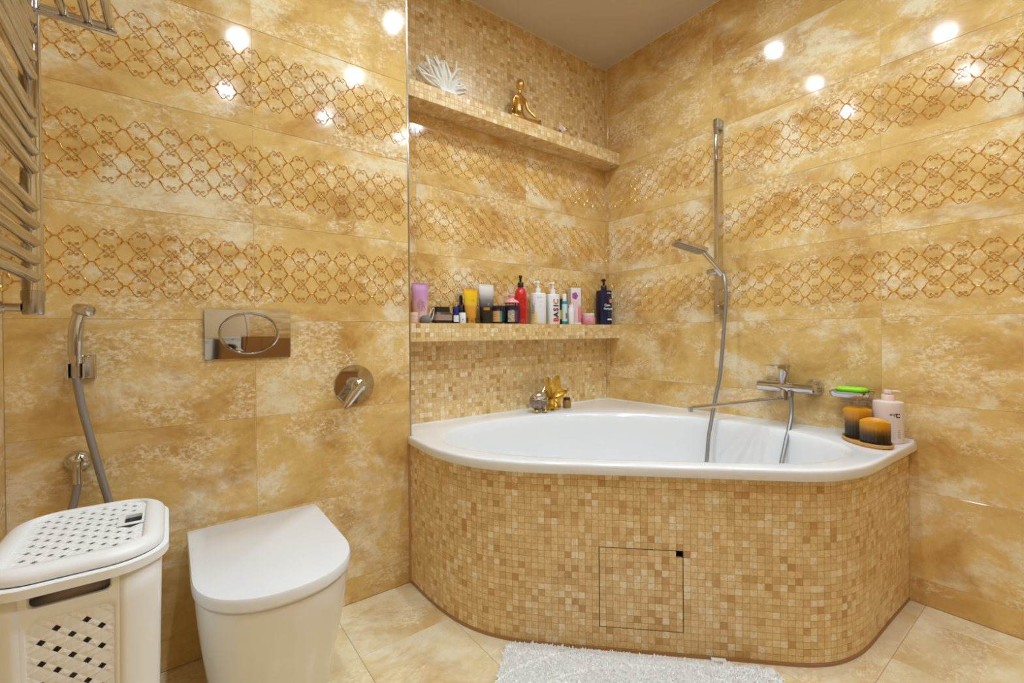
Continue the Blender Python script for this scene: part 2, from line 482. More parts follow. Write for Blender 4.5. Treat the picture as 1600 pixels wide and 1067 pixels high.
# grout backing with an opening behind the hatch
bk = MB()
def backing(c0, c1, z0, z1, d=0.0006):
    pts = []
    steps = (c1 - c0) * 2
    for k in range(steps + 1):
        p, t, n = panel_frame((c0 + k * 0.5) * pc); pts.append((p - n * d, p - n * (d + 0.012)))
    rings = [[(a.x, a.y, z0), (b.x, b.y, z0), (b.x, b.y, z1), (a.x, a.y, z1)] for a, b in pts]
    bk.loft(rings)
hz0, hz1 = PZ0 + HR0 * PZR, PZ0 + HR1 * PZR
backing(0, HC0, 0.004, PZ1); backing(HC1, ncol, 0.004, PZ1)
backing(HC0, HC1, 0.004, hz0); backing(HC0, HC1, hz1, PZ1)
bk.xf(PM).build('grout_backing', MGROUT, panel)
sl = MB()
rg = []
for k in range(ncol * 2 + 1):
    p, t, n = panel_frame(k * 0.5 * pc); a = p + n * 0.003; b = p - n * 0.012
    rg.append([(a.x, a.y, 0.0005), (b.x, b.y, 0.0005), (b.x, b.y, PZ0 - 0.001), (a.x, a.y, PZ0 - 0.001)])
sl.loft(rg).xf(PM).build('sealant_bead', SEALM, panel)
p, t, n = panel_frame(0)
MB().box(XT - 0.014, XT + 0.002, YT - 0.006, YT - 0.001, 0.0, PZ1).xf(PM).build('edge_grout', mat('salmon_grout', (0.55, 0.28, 0.13), 0.7), panel)
hatch = bpy.data.objects.new('access_hatch', None); COL.objects.link(hatch); hatch.parent = panel
p0, t0, n0 = panel_frame((HC0 + HC1) / 2 * pc)
hatch['label'] = 'square mosaic access hatch outlined by a thin dark gap'
# black plate as painted shade behind the hatch, and the hatch board
hb = MB()
c0 = p0 - n0 * 0.010; hw = (HC1 - HC0) * pc / 2
def obox(mb, c, u, v, n, w, h, d):
    q = [(-w / 2, -h / 2), (w / 2, -h / 2), (w / 2, h / 2), (-w / 2, h / 2)]
    mb.loft([[c + u * a + v * b for a, b in q], [c + u * a + v * b + n * d for a, b in q]])
zc = (hz0 + hz1) / 2
obox(hb, p0 - n0 * 0.030 + Z_ * zc, t0, Z_, n0, hw * 2 + 0.03, hz1 - hz0 + 0.03, 0.004)
hb.xf(PM).build('recess_shade_plate', DARKM, panel)
hb = MB()
g = 0.0022
top_z = hz1 - g
# board with a notch where one tile is missing (upper right corner)
u0, u1 = -hw + g, hw - g
zz = [hz0 + g, hz1 - PZR - 0.001, top_z]
def hbox(a, b, z0, z1):
    obox(hb, p0 + t0 * ((a + b) / 2) - n0 * 0.0142 + Z_ * ((z0 + z1) / 2), t0, Z_, n0, b - a, z1 - z0, 0.0132)
hbox(u0, u1, zz[0], zz[1]); hbox(u0, u1 - pc, zz[1], zz[2])
hb.xf(PM).build('hatch_board', MGROUT, hatch)
hg = MB(); gw = 0.0034
def gap_box(a, b, z0, z1):
    obox(hg, p0 + t0 * ((a + b) / 2) - n0 * 0.0160 + Z_ * ((z0 + z1) / 2), t0, Z_, n0, b - a, z1 - z0, 0.0150)
gap_box(-hw - gw / 2, -hw + gw / 2, hz0 - gw / 2, hz1 + gw / 2); gap_box(hw - gw / 2, hw + gw / 2, hz0 - gw / 2, hz1 + gw / 2)
gap_box(-hw, hw, hz0 - gw / 2, hz0 + gw / 2); gap_box(-hw, hw, hz1 - gw / 2, hz1 + gw / 2)
hg.xf(PM).build('gap_shade_strip', DARKM, panel)  # black strips fill the hatch gap, its shade put into the colour
rest = MB()
one = []
cmid = (HC0 + HC1) / 2
for ci in range(ncol):
    for rj in range(26):
        s = (ci + 0.5) * pc; p, t, n = panel_frame(s)
        c = Vector((p.x, p.y, PZ0 + (rj + 0.5) * PZR)) - n * 0.0022
        inh = HC0 <= ci < HC1 and HR0 <= rj < HR1
        if inh and ci == HC1 - 1 and rj == HR1 - 1: continue
        cam_d = (c - Vector((0, 0, 0.937))); face = abs(n.dot(cam_d.normalized())) / cam_d.length_squared
        one.append((0 if inh else 1, -face, ci, rj, c, t, n, inh))
one.sort(key=lambda q: (q[0], q[1]))
def mos_obj(c, t, n, parent, w, h):
    m = MB(); mos_tile(m, Vector((0, 0, 0)), t, Z_, n, w, h, 0.0026)
    o = m.build('mosaic_tile', MOSM, parent, tone=True); o.location = PM @ c
for k, (a, b, ci, rj, c, t, n, inh) in enumerate(one):
    w_, h_ = pc - 0.0009, PZR - 0.0009
    dc = Vector((0, 0, 0))
    if inh:
        if ci == HC0: w_ -= 0.0018; dc += t * 0.0009
        if ci == HC1 - 1: w_ -= 0.0018; dc -= t * 0.0009
        if rj == HR0: h_ -= 0.0018; dc += Z_ * 0.0009
        if rj == HR1 - 1: h_ -= 0.0018; dc -= Z_ * 0.0009
    if k < 299: mos_obj(c + dc, t, n, hatch if inh else panel, w_, h_)
    else: mos_tile(rest, PM @ c, t, Z_, n, w_, h_, 0.0026)
tag(rest.build('mosaic_tiles', MOSM, panel, tone=True), kind='stuff')

# ------------------------------------------------------------------ bathtub
ZR = 0.557
OUT = []
for k in range(0, len(ppts), 2):
    p = ppts[k]; s = k
    q = ppts[min(k + 1, len(ppts) - 1)]; pr = ppts[max(k - 1, 0)]
    t = (q - pr).normalized(); n = Vector((t.y, -t.x, 0))
    if n.dot(Vector((-1, -1, 0))) < 0: n = -n
    pt = p + n * (0.006 + 0.016 * min(1.0, max(0.0, (YT - p.y) / 0.22)) if p.y > 1.2 else 0.022)
    pt.x = min(pt.x, XR - 0.002); OUT.append(Vector((pt.x, min(pt.y, YT - 0.002), 0)))
outer = [v for v in OUT]
outer.append(Vector((XR - 0.0015, 0.394, 0)))
for k in range(1, 30): outer.append(Vector((XR - 0.0015, 0.394 + (YN - 0.0015 - 0.394) * k / 30, 0)))
outer.append(Vector((XR - 0.0015, YN - 0.0015, 0)))
for k in range(1, 30): outer.append(Vector((XR - 0.0015 + (XT + 0.0025 - XR) * k / 30, YN - 0.0015, 0)))
outer.append(Vector((XT + 0.0018, YN - 0.0015, 0)))
for k in range(1, 6): outer.append(Vector((XT + 0.0018, YN - (YN - YT) * k / 6, 0)))
outer.append(Vector((XT + 0.0018, YT - 0.002, 0)))
INN = [(.800, 1.475), (.870, 1.565), (.980, 1.622), (1.115, 1.645), (1.262, 1.640), (1.42, 1.605), (1.56, 1.54), (1.69, 1.44), (1.80, 1.31), (1.872, 1.17), (1.905, 1.00), (1.912, .84), (1.893, .705), (1.835, .585), (1.75, .508), (1.64, .490), (1.54, .508), (1.45, .552), (1.36, .625), (1.225, .755), (1.085, .895), (.96, 1.025), (.872, 1.14), (.808, 1.265), (.782, 1.375)]
inn = catmull([(x, y, 0) for x, y in INN], 6, True)
TC = Vector((1.40, 1.10, 0))
def raycast(poly, d):
    best = 0
    for i in range(len(poly)):
        a, b = poly[i] - TC, poly[(i + 1) % len(poly)] - TC
        e = b - a; den = d.x * e.y - d.y * e.x
        if abs(den) < 1e-12: continue
        tt = (a.x * e.y - a.y * e.x) / den; uu = (a.x * d.y - a.y * d.x) / den
        if tt > 0 and -1e-6 <= uu <= 1 + 1e-6: best = max(best, tt)
    return best
dirs = [(o - TC).normalized() for o in outer]
ri = [raycast(inn, d) for d in dirs]
ro = [(o - TC).length for o in outer]
def ring_i(f, z, inset=0.0):
    return [TC + d * (r * f - inset) + Vector((0, 0, z)) for d, r in zip(dirs, ri)]
def ring_o(off, z):
    return [TC + d * (r - off) + Vector((0, 0, z)) for d, r in zip(dirs, ro)]
tub = thing('bathtub', 'white acrylic corner bathtub with curved front rim', 'bathtub', (1.40, 1.10, 0.02))
TM = Matrix.Translation((-1.40, -1.10, -0.02))
mb = MB()
rings = [ring_o(0.020, 0.5245), ring_o(0.003, 0.5245), ring_o(0.0, 0.529), ring_o(0.0, ZR - 0.009), ring_o(0.0012, ZR - 0.004), ring_o(0.0045, ZR - 0.0008), ring_o(0.010, ZR), ring_o(0.022, ZR + 0.0003)]
rings += [[a.lerp(b, 0.6) for a, b in zip(ring_o(0.022, ZR + 0.0006), ring_i(1.0, ZR - 0.001, -0.012))]]
rings += [ring_i(1.0, ZR - 0.001, -0.012), ring_i(1.0, ZR - 0.004, -0.003), ring_i(1.0, ZR - 0.012, 0.004), ring_i(1.0, ZR - 0.04, 0.012)]
for f, z in ((0.955, 0.46), (0.93, 0.40), (0.90, 0.33), (0.86, 0.27), (0.81, 0.225), (0.74, 0.198), (0.6, 0.188), (0.3, 0.183), (0.05, 0.18)):
    rings.append(ring_i(f, z))
mb.loft(rings, False, True).xf(TM)
mb.build('tub_shell', ACRYL, tub, smooth=60)
# white silicone joint along the two walls
sj = MB()
sj.box(XT + 0.001, XR, YN - 0.007, YN - 0.0005, ZR - 0.002, ZR + 0.004)
sj.box(XR - 0.007, XR - 0.0005, 0.40, YN, ZR - 0.002, ZR + 0.004)
sj.xf(TM).build('silicone_joint', mat('white_silicone', (0.82, 0.80, 0.77), 0.5), tub)

# ------------------------------------------------------------------ recessed ceiling lamps
LAMPM, _nt, _p = newmat('lamp_lens')
_p.inputs['Base Color'].default_value = (0.9, 0.9, 0.9, 1)
_p.inputs['Emission Color'].default_value = (*LAMP_COLOR, 1)
_p.inputs['Emission Strength'].default_value = LAMP_STRENGTH
def lamp():
    t = thing('recessed_downlight', 'small round recessed downlight in the beige ceiling', 'ceiling light', (0, 0, ZC), 0, 'recessed ceiling downlights')
    MB().lathe([(0.044, 0), (0.044, -0.003), (0.040, -0.005), (0.0265, -0.004), (0.0265, 0.0)], 28, cap0=False, cap1=False).build('trim_ring', SATIN, t, smooth=40)
    MB().lathe([(0.026, -0.0005), (0.026, -0.0025)], 28).build('lens', LAMPM, t)
    sp = bpy.data.lights.new('beam', 'SPOT'); sp.energy = LAMP_BEAM; sp.color = LAMP_COLOR; sp.spot_size = R(150); sp.spot_blend = 0.9; sp.shadow_soft_size = 0.03
    o = bpy.data.objects.new('beam', sp); COL.objects.link(o); o.parent = t; o.location = (0, 0, -0.012)
    return t
def dup(root, loc, label=None):
    r = root.copy(); COL.objects.link(r); r.location = loc
    if label: r['label'] = label
    for ch in list(root.children):
        c = ch.copy(); COL.objects.link(c); c.parent = r
        for g in ch.children:
            d = g.copy(); COL.objects.link(d); d.parent = c
    return r
l0 = None
for lx in (0.30, 0.89, 1.46):
    for ly in (1.09, 0.50, -0.12):
        if l0 is None: l0 = lamp(); l0.location = (lx, ly, ZC)
        else: dup(l0, (lx, ly, ZC))

# ------------------------------------------------------------------ toilet
def make_toilet():
    cx, yb, yc, a, b = 0.203, 1.552, 1.243, 0.170, 0.187
    t = thing('toilet', 'white back-to-wall toilet with closed rounded lid beside laundry basket', 'toilet', (cx, YT, 0))
    M = Matrix.Translation((-cx, -YT, 0))
    def dshape(sx, yback, yc, by, n=40, e=2.25):
        pts = []
        for k in range(n + 1):
            th = math.pi * k / n
            c_, s_ = math.cos(th), math.sin(th)
            pts.append((cx + sx * math.copysign(abs(c_) ** (2 / e), c_), yc - by * abs(s_) ** (2 / e)))
        # straight sides back to the wall
        L1 = [(cx - sx, yc + (yback - yc) * k / 6) for k in range(1, 7)]
        L2 = [(cx + sx, yback + (yc - yback) * k / 6) for k in range(0, 6)]
        mid = [(cx - sx + 2 * sx * k / 8, yback) for k in range(1, 8)]
        return pts + L1 + mid + L2
    def ring(sx, yback, yc, by, z, e=2.25): return [Vector((x, y, z)) for x, y in dshape(sx, yback, yc, by, e=e)]
    m = MB()
    zt, zb = 0.396, 0.366
    m.loft([ring(a - .004, yb - .002, yc, b - .004, zb), ring(a, yb, yc, b, zb + .004), ring(a + .001, yb, yc, b + .001, zt - .008), ring(a - .002, yb - .002, yc, b - .002, zt - .002), ring(a - .008, yb - .006, yc, b - .008, zt)])
    m.xf(M).build('lid', LIDM, t, smooth=35)
    m = MB()
    m.loft([ring(a - .012, yb, yc, b - .012, 0.3600), ring(a - .009, yb, yc, b - .009, 0.3610), ring(a - .009, yb, yc, b - .009, 0.3655)])
    m.xf(M).build('seat', LIDM, t, smooth=35)
    m = MB(); rs = []
    yw = YT - 0.001
    for z, sx, by, ycc in ((0.0, .128, .085, 1.275), (0.02, .130, .088, 1.273), (0.10, .136, .107, 1.265), (0.17, .146, .131, 1.258), (0.24, .155, .155, 1.250), (0.30, .161, .170, 1.246), (0.342, .164, .178, 1.244), (0.356, .163, .177, 1.244), (0.3595, .158, .172, 1.244)):
        rs.append(ring(sx, yw, ycc, by, z))
    m.loft(rs).xf(M).build('bowl', CERAM, t, smooth=50)
    MB().lathe([(0.009, 0), (0.009, 0.004), (0.006, 0.006)], 16, (0.203 + 0.1335, 1.40, 0.07), (1, 0, 0)).xf(M).build('fixing_cap', WHITE, t, smooth=40)
make_toilet()

# ------------------------------------------------------------------ flush plate
def make_flush():
    cx, cz = 0.197, 0.9445
    t = thing('flush_plate', 'rectangular chrome flush plate with oval dual button', 'flush plate', (cx, YT, cz))
    pts = rrect(0.228, 0.147, 0.004, 4)
    m = MB()
    m.loft([[(x, -0.0002, z) for x, z in pts], [(x, -0.007, z) for x, z in pts]], True, False)
    rows = []
    for k in range(17):
        z = -0.0735 + 0.147 * k / 16
        rows.append([(x, -0.007 - 0.0055 * (1 - (z / 0.0735) ** 2), z) for x in (-0.114, -0.04, 0.04, 0.114)])
    m.loft(rows, False, False, closed=False)
    m.build('plate', CHROME, t, smooth=40)
    def oval(k, y, n=56): return [(0.082 * k * math.cos(2 * math.pi * i / n), y, 0.003 + 0.0645 * k * math.sin(2 * math.pi * i / n)) for i in range(n)]
    m = MB(); m.loft([oval(1.0, -0.0075), oval(0.99, -0.0165), oval(0.95, -0.0185), oval(0.91, -0.016), oval(0.90, -0.0085)], False, False)
    m.build('oval_ring', CHROME, t, smooth=50)
    # two buttons divided by a slightly curved line
    def btn(sgn, name):
        m = MB(); n = 22; rows = []
        for i in range(n + 1):
            v = -1 + 2 * i / n; z = 0.003 + 0.0645 * 0.885 * v * 0.995
            xe = 0.082 * 0.885 * math.sqrt(max(0.0, 1 - v * v * 0.99))
            xd = -0.010 + 0.012 * (v * v - 0.4) * -0.6
            xs_ = [(-xe, xd - 0.0006), (xd + 0.0006, xe)][0 if sgn < 0 else 1]
            row = []
            for j in range(11):
                x = xs_[0] + (xs_[1] - xs_[0]) * j / 10
                y = -0.0135 - 0.0045 * max(0, 1 - (x / 0.0726) ** 2 - v * v * 0.98)
                row.append((x, y, z))
            rows.append(row)
        m.loft(rows, False, False, closed=False)
        m.build(name, CHROME, t, smooth=60)
    btn(-1, 'small_button'); btn(1, 'large_button')
make_flush()

# ------------------------------------------------------------------ concealed mixer beside the toilet
def make_valve():
    t = thing('wall_mixer_valve', 'round chrome mixer valve with lever on toilet wall', 'valve', (0.517, YT, 0.765))
    MB().lathe([(0.0695, 0.0002), (0.0695, 0.003), (0.067, 0.006), (0.028, 0.008)], 48, axis=(0, -1, 0)).build('cover_disc', CHROME, t, smooth=30)
    MB().lathe([(0.026, 0.007), (0.026, 0.040), (0.024, 0.050), (0.017, 0.058), (0.008, 0.061)], 32, axis=(0, -1, 0)).build('cartridge_knob', CHROME, t, smooth=40)
    m = MB(); rings = []
    d = Vector((-0.62, 0, -0.78)); s_ = Vector((0.78, 0, -0.62)); o = Vector((0, -1, 0))
    for k, w_, h_, off in ((-0.02, .016, .012, .046), (0.0, .019, .014, .050), (0.03, .017, .011, .055), (0.06, .014, .007, .060), (0.083, .011, .005, .064), (0.09, .006, .003, .066)):
        c = d * k + o * off
        rings.append([c + s_ * (w_ * math.cos(2 * math.pi * i / 16)) + o * (h_ * math.sin(2 * math.pi * i / 16)) for i in range(16)])
    m.loft(rings).build('lever', CHROME, t, smooth=50)
make_valve()

# ------------------------------------------------------------------ hygienic shower
def make_bidet():
    t = thing('hygienic_shower', 'chrome hygienic hand shower hanging in wall holder above laundry basket', 'hand shower', (-0.182, YT, 0.86))
    M = Matrix.Translation((0.182, -YT, -0.86))
    m = MB().box(-0.178, -0.150, YT - 0.018, YT - 0.0005, 0.832, 0.893)
    m.box(-0.197, -0.170, YT - 0.03, YT - 0.015, 0.835, 0.889)
    m.xf(M).build('wall_holder', CHROME, t, bevel=0.003)
    m = MB()
    for x in (-0.1985, -0.1695): m.box(x - 0.002, x + 0.002, YT - 0.062, YT - 0.02, 0.836, 0.874)
    m.xf(M).build('holder_clip', CHROME, t, bevel=0.001)
    p = [(-0.184, 1.546, 0.838), (-0.184, 1.546, 0.874), (-0.1845, 1.543, 0.91), (-0.183, 1.538, 0.945), (-0.179, 1.531, 0.975), (-0.173, 1.524, 0.997), (-0.168, 1.520, 1.010)]
    MB().tube(catmull(p, 5), [0.0085 + 0.0035 * min(1, k / 8) + 0.002 * math.sin(k / 30 * 3.14) for k in range(31)], 16).xf(M).build('handle', CHROME, t, smooth=60)
    MB().lathe([(0.010, -0.018), (0.0145, -0.014), (0.0150, 0.016), (0.0135, 0.021), (0.009, 0.022)], 24, (-0.1665, 1.516, 1.006), (0.75, -0.62, -0.12)).xf(M).build('spray_head', CHROME, t, smooth=50)
    MB().lathe([(0.0115, 0), (0.0115, 0.026)], 20, (-0.184, 1.546, 0.842)).xf(M).build('hose_nut', SATIN, t, smooth=40)
    MB().tube(catmull([(-0.1755, 1.531, 0.93), (-0.172, 1.524, 0.955), (-0.168, 1.52, 0.975)], 4), 0.0035, 8).xf(M).build('trigger', SATIN, t, smooth=60)
    # wall outlet elbow
    MB().lathe([(0.0265, 0.0003), (0.0265, 0.005), (0.024, 0.012), (0.017, 0.021), (0.006, 0.027)], 32, (-0.189, YT, 0.622), (0, -1, 0)).xf(M).build('outlet_rosette', CHROME, t, smooth=60)
    MB().lathe([(0.0095, 0), (0.0095, 0.035), (0.0115, 0.036), (0.0115, 0.055)], 20, (-0.187, 1.568, 0.570)).xf(M).build('outlet_pipe', CHROME, t, smooth=40)
    hp = catmull([(-0.187, 1.568, 0.572), (-0.190, 1.566, 0.545), (-0.198, 1.562, 0.505), (-0.212, 1.555, 0.43), (-0.205, 1.55, 0.33), (-0.16, 1.545, 0.27), (-0.11, 1.545, 0.31), (-0.108, 1.546, 0.42), (-0.127, 1.546, 0.518), (-0.144, 1.546, 0.601), (-0.161, 1.546, 0.692), (-0.175, 1.546, 0.77), (-0.184, 1.546, 0.842)], 8)
    MB().tube(hp, 0.0085, 12).xf(M).build('hose', HOSEM, t, smooth=60)
make_bidet()

# ------------------------------------------------------------------ heated towel rail
def make_radiator():
    t = thing('towel_radiator', 'chrome ladder towel radiator with top rack on the left wall', 'radiator', (-0.214, 1.29, 0.98))
    M = Matrix.Translation((0.214, -1.29, -0.98))
    y1, y0 = 1.292, 0.84
    prof = [(0.0165 * math.cos(R(a)), 0.014 * math.sin(R(a))) for a in range(0, 360, 20)]
    for y in (y1, y0):
        m = MB().loft([[(-0.214 + x, y + yy, 1.03) for x, yy in prof], [(-0.214 + x, y + yy, 2.0) for x, yy in prof]])
        m.xf(M).build('upright', CHROME, t, smooth=60)
        m = MB().lathe([(0.015, 0.984), (0.0165, 0.988), (0.0165, 1.012), (0.018, 1.013), (0.018, 1.031), (0.015, 1.032)], 24, (-0.214, y, 0))
        m.xf(M).build('end_valve', SATIN, t, smooth=40)
        m = MB().lathe([(0.014, 0.0), (0.014, 0.012), (0.0095, 0.013), (0.0095, 0.04), (0.013, 0.041), (0.013, 0.062), (0.009, 0.063), (0.009, 0.085)], 20, (XL + 0.001, y, 0.998), (1, 0, 0))
        m.xf(M).build('wall_connector', CHROME, t, smooth=40)
        for z in (1.235, 1.75):
            MB().lathe([(0.016, 0), (0.016, 0.004), (0.008, 0.006), (0.008, 0.09)], 16, (XL + 0.001, y, z), (1, 0, 0)).xf(M).build('wall_bracket', CHROME, t, smooth=40)
    zs = [1.058, 1.091, 1.127, 1.162, 1.197, 1.272, 1.307, 1.343, 1.380, 1.455, 1.492, 1.528, 1.566, 1.64, 1.677, 1.713, 1.75, 1.83, 1.867, 1.903, 1.94]
    for z in zs:
        p = [(-0.212, y0 + 0.003, z), (-0.212, (y0 + y1) / 2, z), (-0.212, y1 - 0.006, z)]
        MB().tube(p, 0.0115, 14).xf(M).build('rung', CHROME, t, smooth=60)
    # top rack
    for y in (y1, y0):
        MB().tube([(-0.212, y - 0.012, 1.585), (-0.081, y - 0.012, 1.585)], 0.0055, 10).xf(M).build('rack_arm', CHROME, t, smooth=60)
        MB().tube([(-0.212, y + 0.006, 1.606), (-0.100, y + 0.006, 1.606)], 0.005, 10).xf(M).build('rack_arm', CHROME, t, smooth=60)
    for x in (-0.163, -0.127, -0.092):
        MB().tube([(x, y0 - 0.004, 1.597), (x, y1 - 0.004, 1.597)], 0.0085, 14).xf(M).build('rack_bar', CHROME, t, smooth=60)
make_radiator()

# ------------------------------------------------------------------ laundry basket
def make_basket():
    x0, x1, y0, y1 = -0.250, -0.004, 0.972, 1.314
    cx, cy = (x0 + x1) / 2, (y0 + y1) / 2
    W, D = x1 - x0, y1 - y0
    t = thing('laundry_basket', 'white plastic laundry basket with woven-pattern holes and hinged lid', 'laundry basket', (cx, cy, 0.0))
    def rr(w_, d_, r, z, n=8): return [Vector((x, y, z)) for x, y in rrect(w_, d_, r, n)]
    zr = 0.565
    # rim
    m = MB()
    m.loft([rr(W - .016, D - .016, .076, zr - .016), rr(W, D, .082, zr - .016), rr(W, D, .082, zr - .002), rr(W - .006, D - .006, .080, zr), rr(W - .018, D - .018, .074, zr), rr(W - .020, D - .020, .073, zr - .015)], False, False)
    m.build('rim', PLAST, t, smooth=40)
    # lid: outer frame with a rounded top and an opening for the woven panel
    LW, LD = W - .014, D - .022
    zl = 0.5675
    m = MB()
    m.loft([rr(LW, LD, .077, zl - .0015), rr(LW + .001, LD + .001, .077, zl + .004), rr(LW - .005, LD - .005, .076, zl + .011), rr(LW - .018, LD - .018, .070, zl + .016), rr(LW - .038, LD - .038, .058, zl + .0185), rr(LW - .056, LD - .056, .030, zl + .0185), rr(LW - .062, LD - .062, .026, zl + .0155), rr(LW - .062, LD - .062, .026, zl + .008)], False, False)
    lid = m.build('lid', PLAST, t, smooth=50)
    pw, pd = LW - .060, LD - .060
    def weave(mb, w_, h_, px, py, mapf, skip=None, hole=0.40, th=0.0016):
        """diagonal basket weave with open diamonds, clipped to the panel"""
        na, nb = int(w_ / px) + 3, int(h_ / py) + 3
        for i in range(-na - nb, na + nb):
            for j in range(-na - nb, na + nb):
                for (a0, a1, b0, b1, hh) in ((hole, 1, 0, hole, 1), (0, hole, hole, 1, 1), (hole, 1, hole, 1, (i + j) % 2), (0, hole, 0, hole, 2)):
                    q = []
                    for (aa, bb) in ((a0, b0), (a1, b0), (a1, b1), (a0, b1)):
                        A, B = i + aa, j + bb
                        q.append(((A - B) * px / 2, (A + B) * py / 2))
                    ux = sum(p[0] for p in q) / 4; uy = sum(p[1] for p in q) / 4
                    if abs(ux) > w_ / 2 - 0.001 or abs(uy) > h_ / 2 - 0.001: continue
                    if hh == 2 and abs(ux) < w_ / 2 - 0.014 and abs(uy) < h_ / 2 - 0.014: continue
                    if skip and skip(ux, uy): continue
                    q = [(max(-w_ / 2, min(w_ / 2, a)), max(-h_ / 2, min(h_ / 2, b))) for a, b in q]
                    cxx = sum(p[0] for p in q) / 4; cyy = sum(p[1] for p in q) / 4
                    top = [mapf(a, b, 0.0) for a, b in q]; bot = [mapf(a, b, -th) for a, b in q]
                    cen = mapf(cxx, cyy, 0.0014 if hh else 0.0004)
                    mb.add(top + bot + [cen], [(0, 1, 8), (1, 2, 8), (2, 3, 8), (3, 0, 8), (7, 6, 5, 4), (0, 4, 5, 1), (1, 5, 6, 2), (2, 6, 7, 3), (3, 7, 4, 0)])
    m = MB()
    hx = pw / 2 - 0.018
    slot = lambda a, b: a > pw / 2 - 0.040 and abs(b - 0.015) < 0.034
    weave(m, pw + .012, pd + .012, 0.0325, 0.0325, lambda a, b, c: (a, b, zl + 0.0125 + c), slot, 0.34)
    tag(m.build('woven_lid_panel', PLAST, lid), kind='stuff')
    # finger slot in the lid
    m = MB(); sxc, syc = pw / 2 - 0.020, 0.015
    o = [Vector((x, y, zl + 0.0142)) for x, y in rrect(0.044, 0.07, 0.006, 4, sxc, syc)]
    i1 = [Vector((x, y, zl + 0.0150)) for x, y in rrect(0.026, 0.046, 0.004, 4, sxc + 0.002, syc)]
    i2 = [Vector((x, y, zl + 0.009)) for x, y in rrect(0.026, 0.046, 0.004, 4, sxc + 0.002, syc)]
    m.loft([o, i1, i2], False, False).build('finger_slot', PLAST, lid, smooth=30)
    # body: three sides and the corners as one shell, front face with openings
    r_t, r_b = .054, .048
    Wt, Dt, Wb, Db = W - .022, D - .022, W - .046, D - .060
    zt, zb = zr - .010, 0.012
    def body(f):
        w_ = Wb + (Wt - Wb) * f; d_ = Db + (Dt - Db) * f; r_ = r_b + (r_t - r_b) * f
        return rr(w_, d_, r_, zb + (zt - zb) * f, 8)
    levels = [k / 10 for k in range(11)]
    rings = [body(f) for f in levels]
    n = len(rings[0])
    # the front straight run is the edge between corner 3 end and corner 4 start
    kf = 3 * 9 - 1
    m = MB(); vs = [p for r_ in rings for p in r_]; fs = []
    for i in range(len(rings) - 1):
        for j in range(n):
            if j == kf: continue
            k = (j + 1) % n
            fs.append((i * n + j, i * n + k, (i + 1) * n + k, (i + 1) * n + j))
    fs.append(tuple(range(n - 1, -1, -1)))
    m.add(vs, fs)
    b = m.build('body_shell', PLAST, t, smooth=50)
    so = b.modifiers.new('solid', 'SOLIDIFY'); so.thickness = 0.002; so.offset = -1
    # front face as an oblique plane: bilinear between the four corner points
    A, B = rings[0][kf], rings[0][kf + 1]; Dd, C = rings[-1][kf], rings[-1][kf + 1]
    def fp(u, v, h=0.0):
        p = A.lerp(B, u).lerp(Dd.lerp(C, u), v); return Vector((p.x, p.y - h, p.z))
    fw_ = (B - A).length * 0.5 + (C - Dd).length * 0.5; fh = (Dd - A).length
    m = MB()
    def plate(u0, u1, v0, v1, hu0, hu1, hv0, hv1, r_, depth=0.006, n=6):
        w_, h_ = (hu1 - hu0) * fw_, (hv1 - hv0) * fh
        hole = [(hu0 + (x + w_ / 2) / fw_, hv0 + (y + h_ / 2) / fh) for x, y in rrect(w_, h_, r_, n)]
        outer_ = []
        for (hx_, hy_) in hole:
            dx, dy = hx_ - (hu0 + hu1) / 2, hy_ - (hv0 + hv1) / 2
            sx = ((u1 if dx > 0 else u0) - (hu0 + hu1) / 2) / dx if abs(dx) > 1e-9 else 1e9
            sy = ((v1 if dy > 0 else v0) - (hv0 + hv1) / 2) / dy if abs(dy) > 1e-9 else 1e9
            s_ = min(sx, sy)
            outer_.append(((hu0 + hu1) / 2 + dx * s_, (hv0 + hv1) / 2 + dy * s_))
        # snap nearest to the four corners
        for (cu, cv) in ((u0, v0), (u1, v0), (u1, v1), (u0, v1)):
            k = min(range(len(outer_)), key=lambda q: (outer_[q][0] - cu) ** 2 + (outer_[q][1] - cv) ** 2)
            outer_[k] = (cu, cv)
        big = [((a - (hu0 + hu1) / 2) * 1.05 + (hu0 + hu1) / 2, (b_ - (hv0 + hv1) / 2) * 1.03 + (hv0 + hv1) / 2) for a, b_ in hole]
        m.loft([[fp(a, b_) for a, b_ in outer_], [fp(a, b_) for a, b_ in big], [fp(a, b_, -0.003) for a, b_ in hole], [fp(a, b_, -depth) for a, b_ in hole]], False, False)
    plate(0, 1, 0.925, 1.004, 0.10, 0.90, 0.948, 0.9999, 0.008)
    plate(0, 1, 0.0, 0.925, 0.06, 0.94, 0.14, 0.905, 0.012)
    fo = m.build('front_face', PLAST, t, smooth=45)
    m = MB()
    u0, u1, v0, v1 = 0.06, 0.94, 0.14, 0.905
    ww, hh = (u1 - u0) * fw_, (v1 - v0) * fh
    weave(m, ww + .020, hh + .020, 0.0335, 0.0335, lambda a, b_, c: fp((u0 + u1) / 2 + a / fw_, (v0 + v1) / 2 + b_ / fh, c - 0.0035), None, 0.34)
    tag(m.build('woven_front_panel', PLAST, fo), kind='stuff')
    # laundry inside
    tow = thing('towel', 'taupe terry towel seen through the laundry basket openings', 'towel', (cx, cy, 0.03))
    tw = mat('taupe_terry', (0.52, 0.40, 0.34), 0.95)
    m = MB()
    rows = []
    def lump(th, ph): return 1 + 0.10 * math.sin(3 * th + 2 * ph) + 0.06 * math.sin(7 * th - 4 * ph)
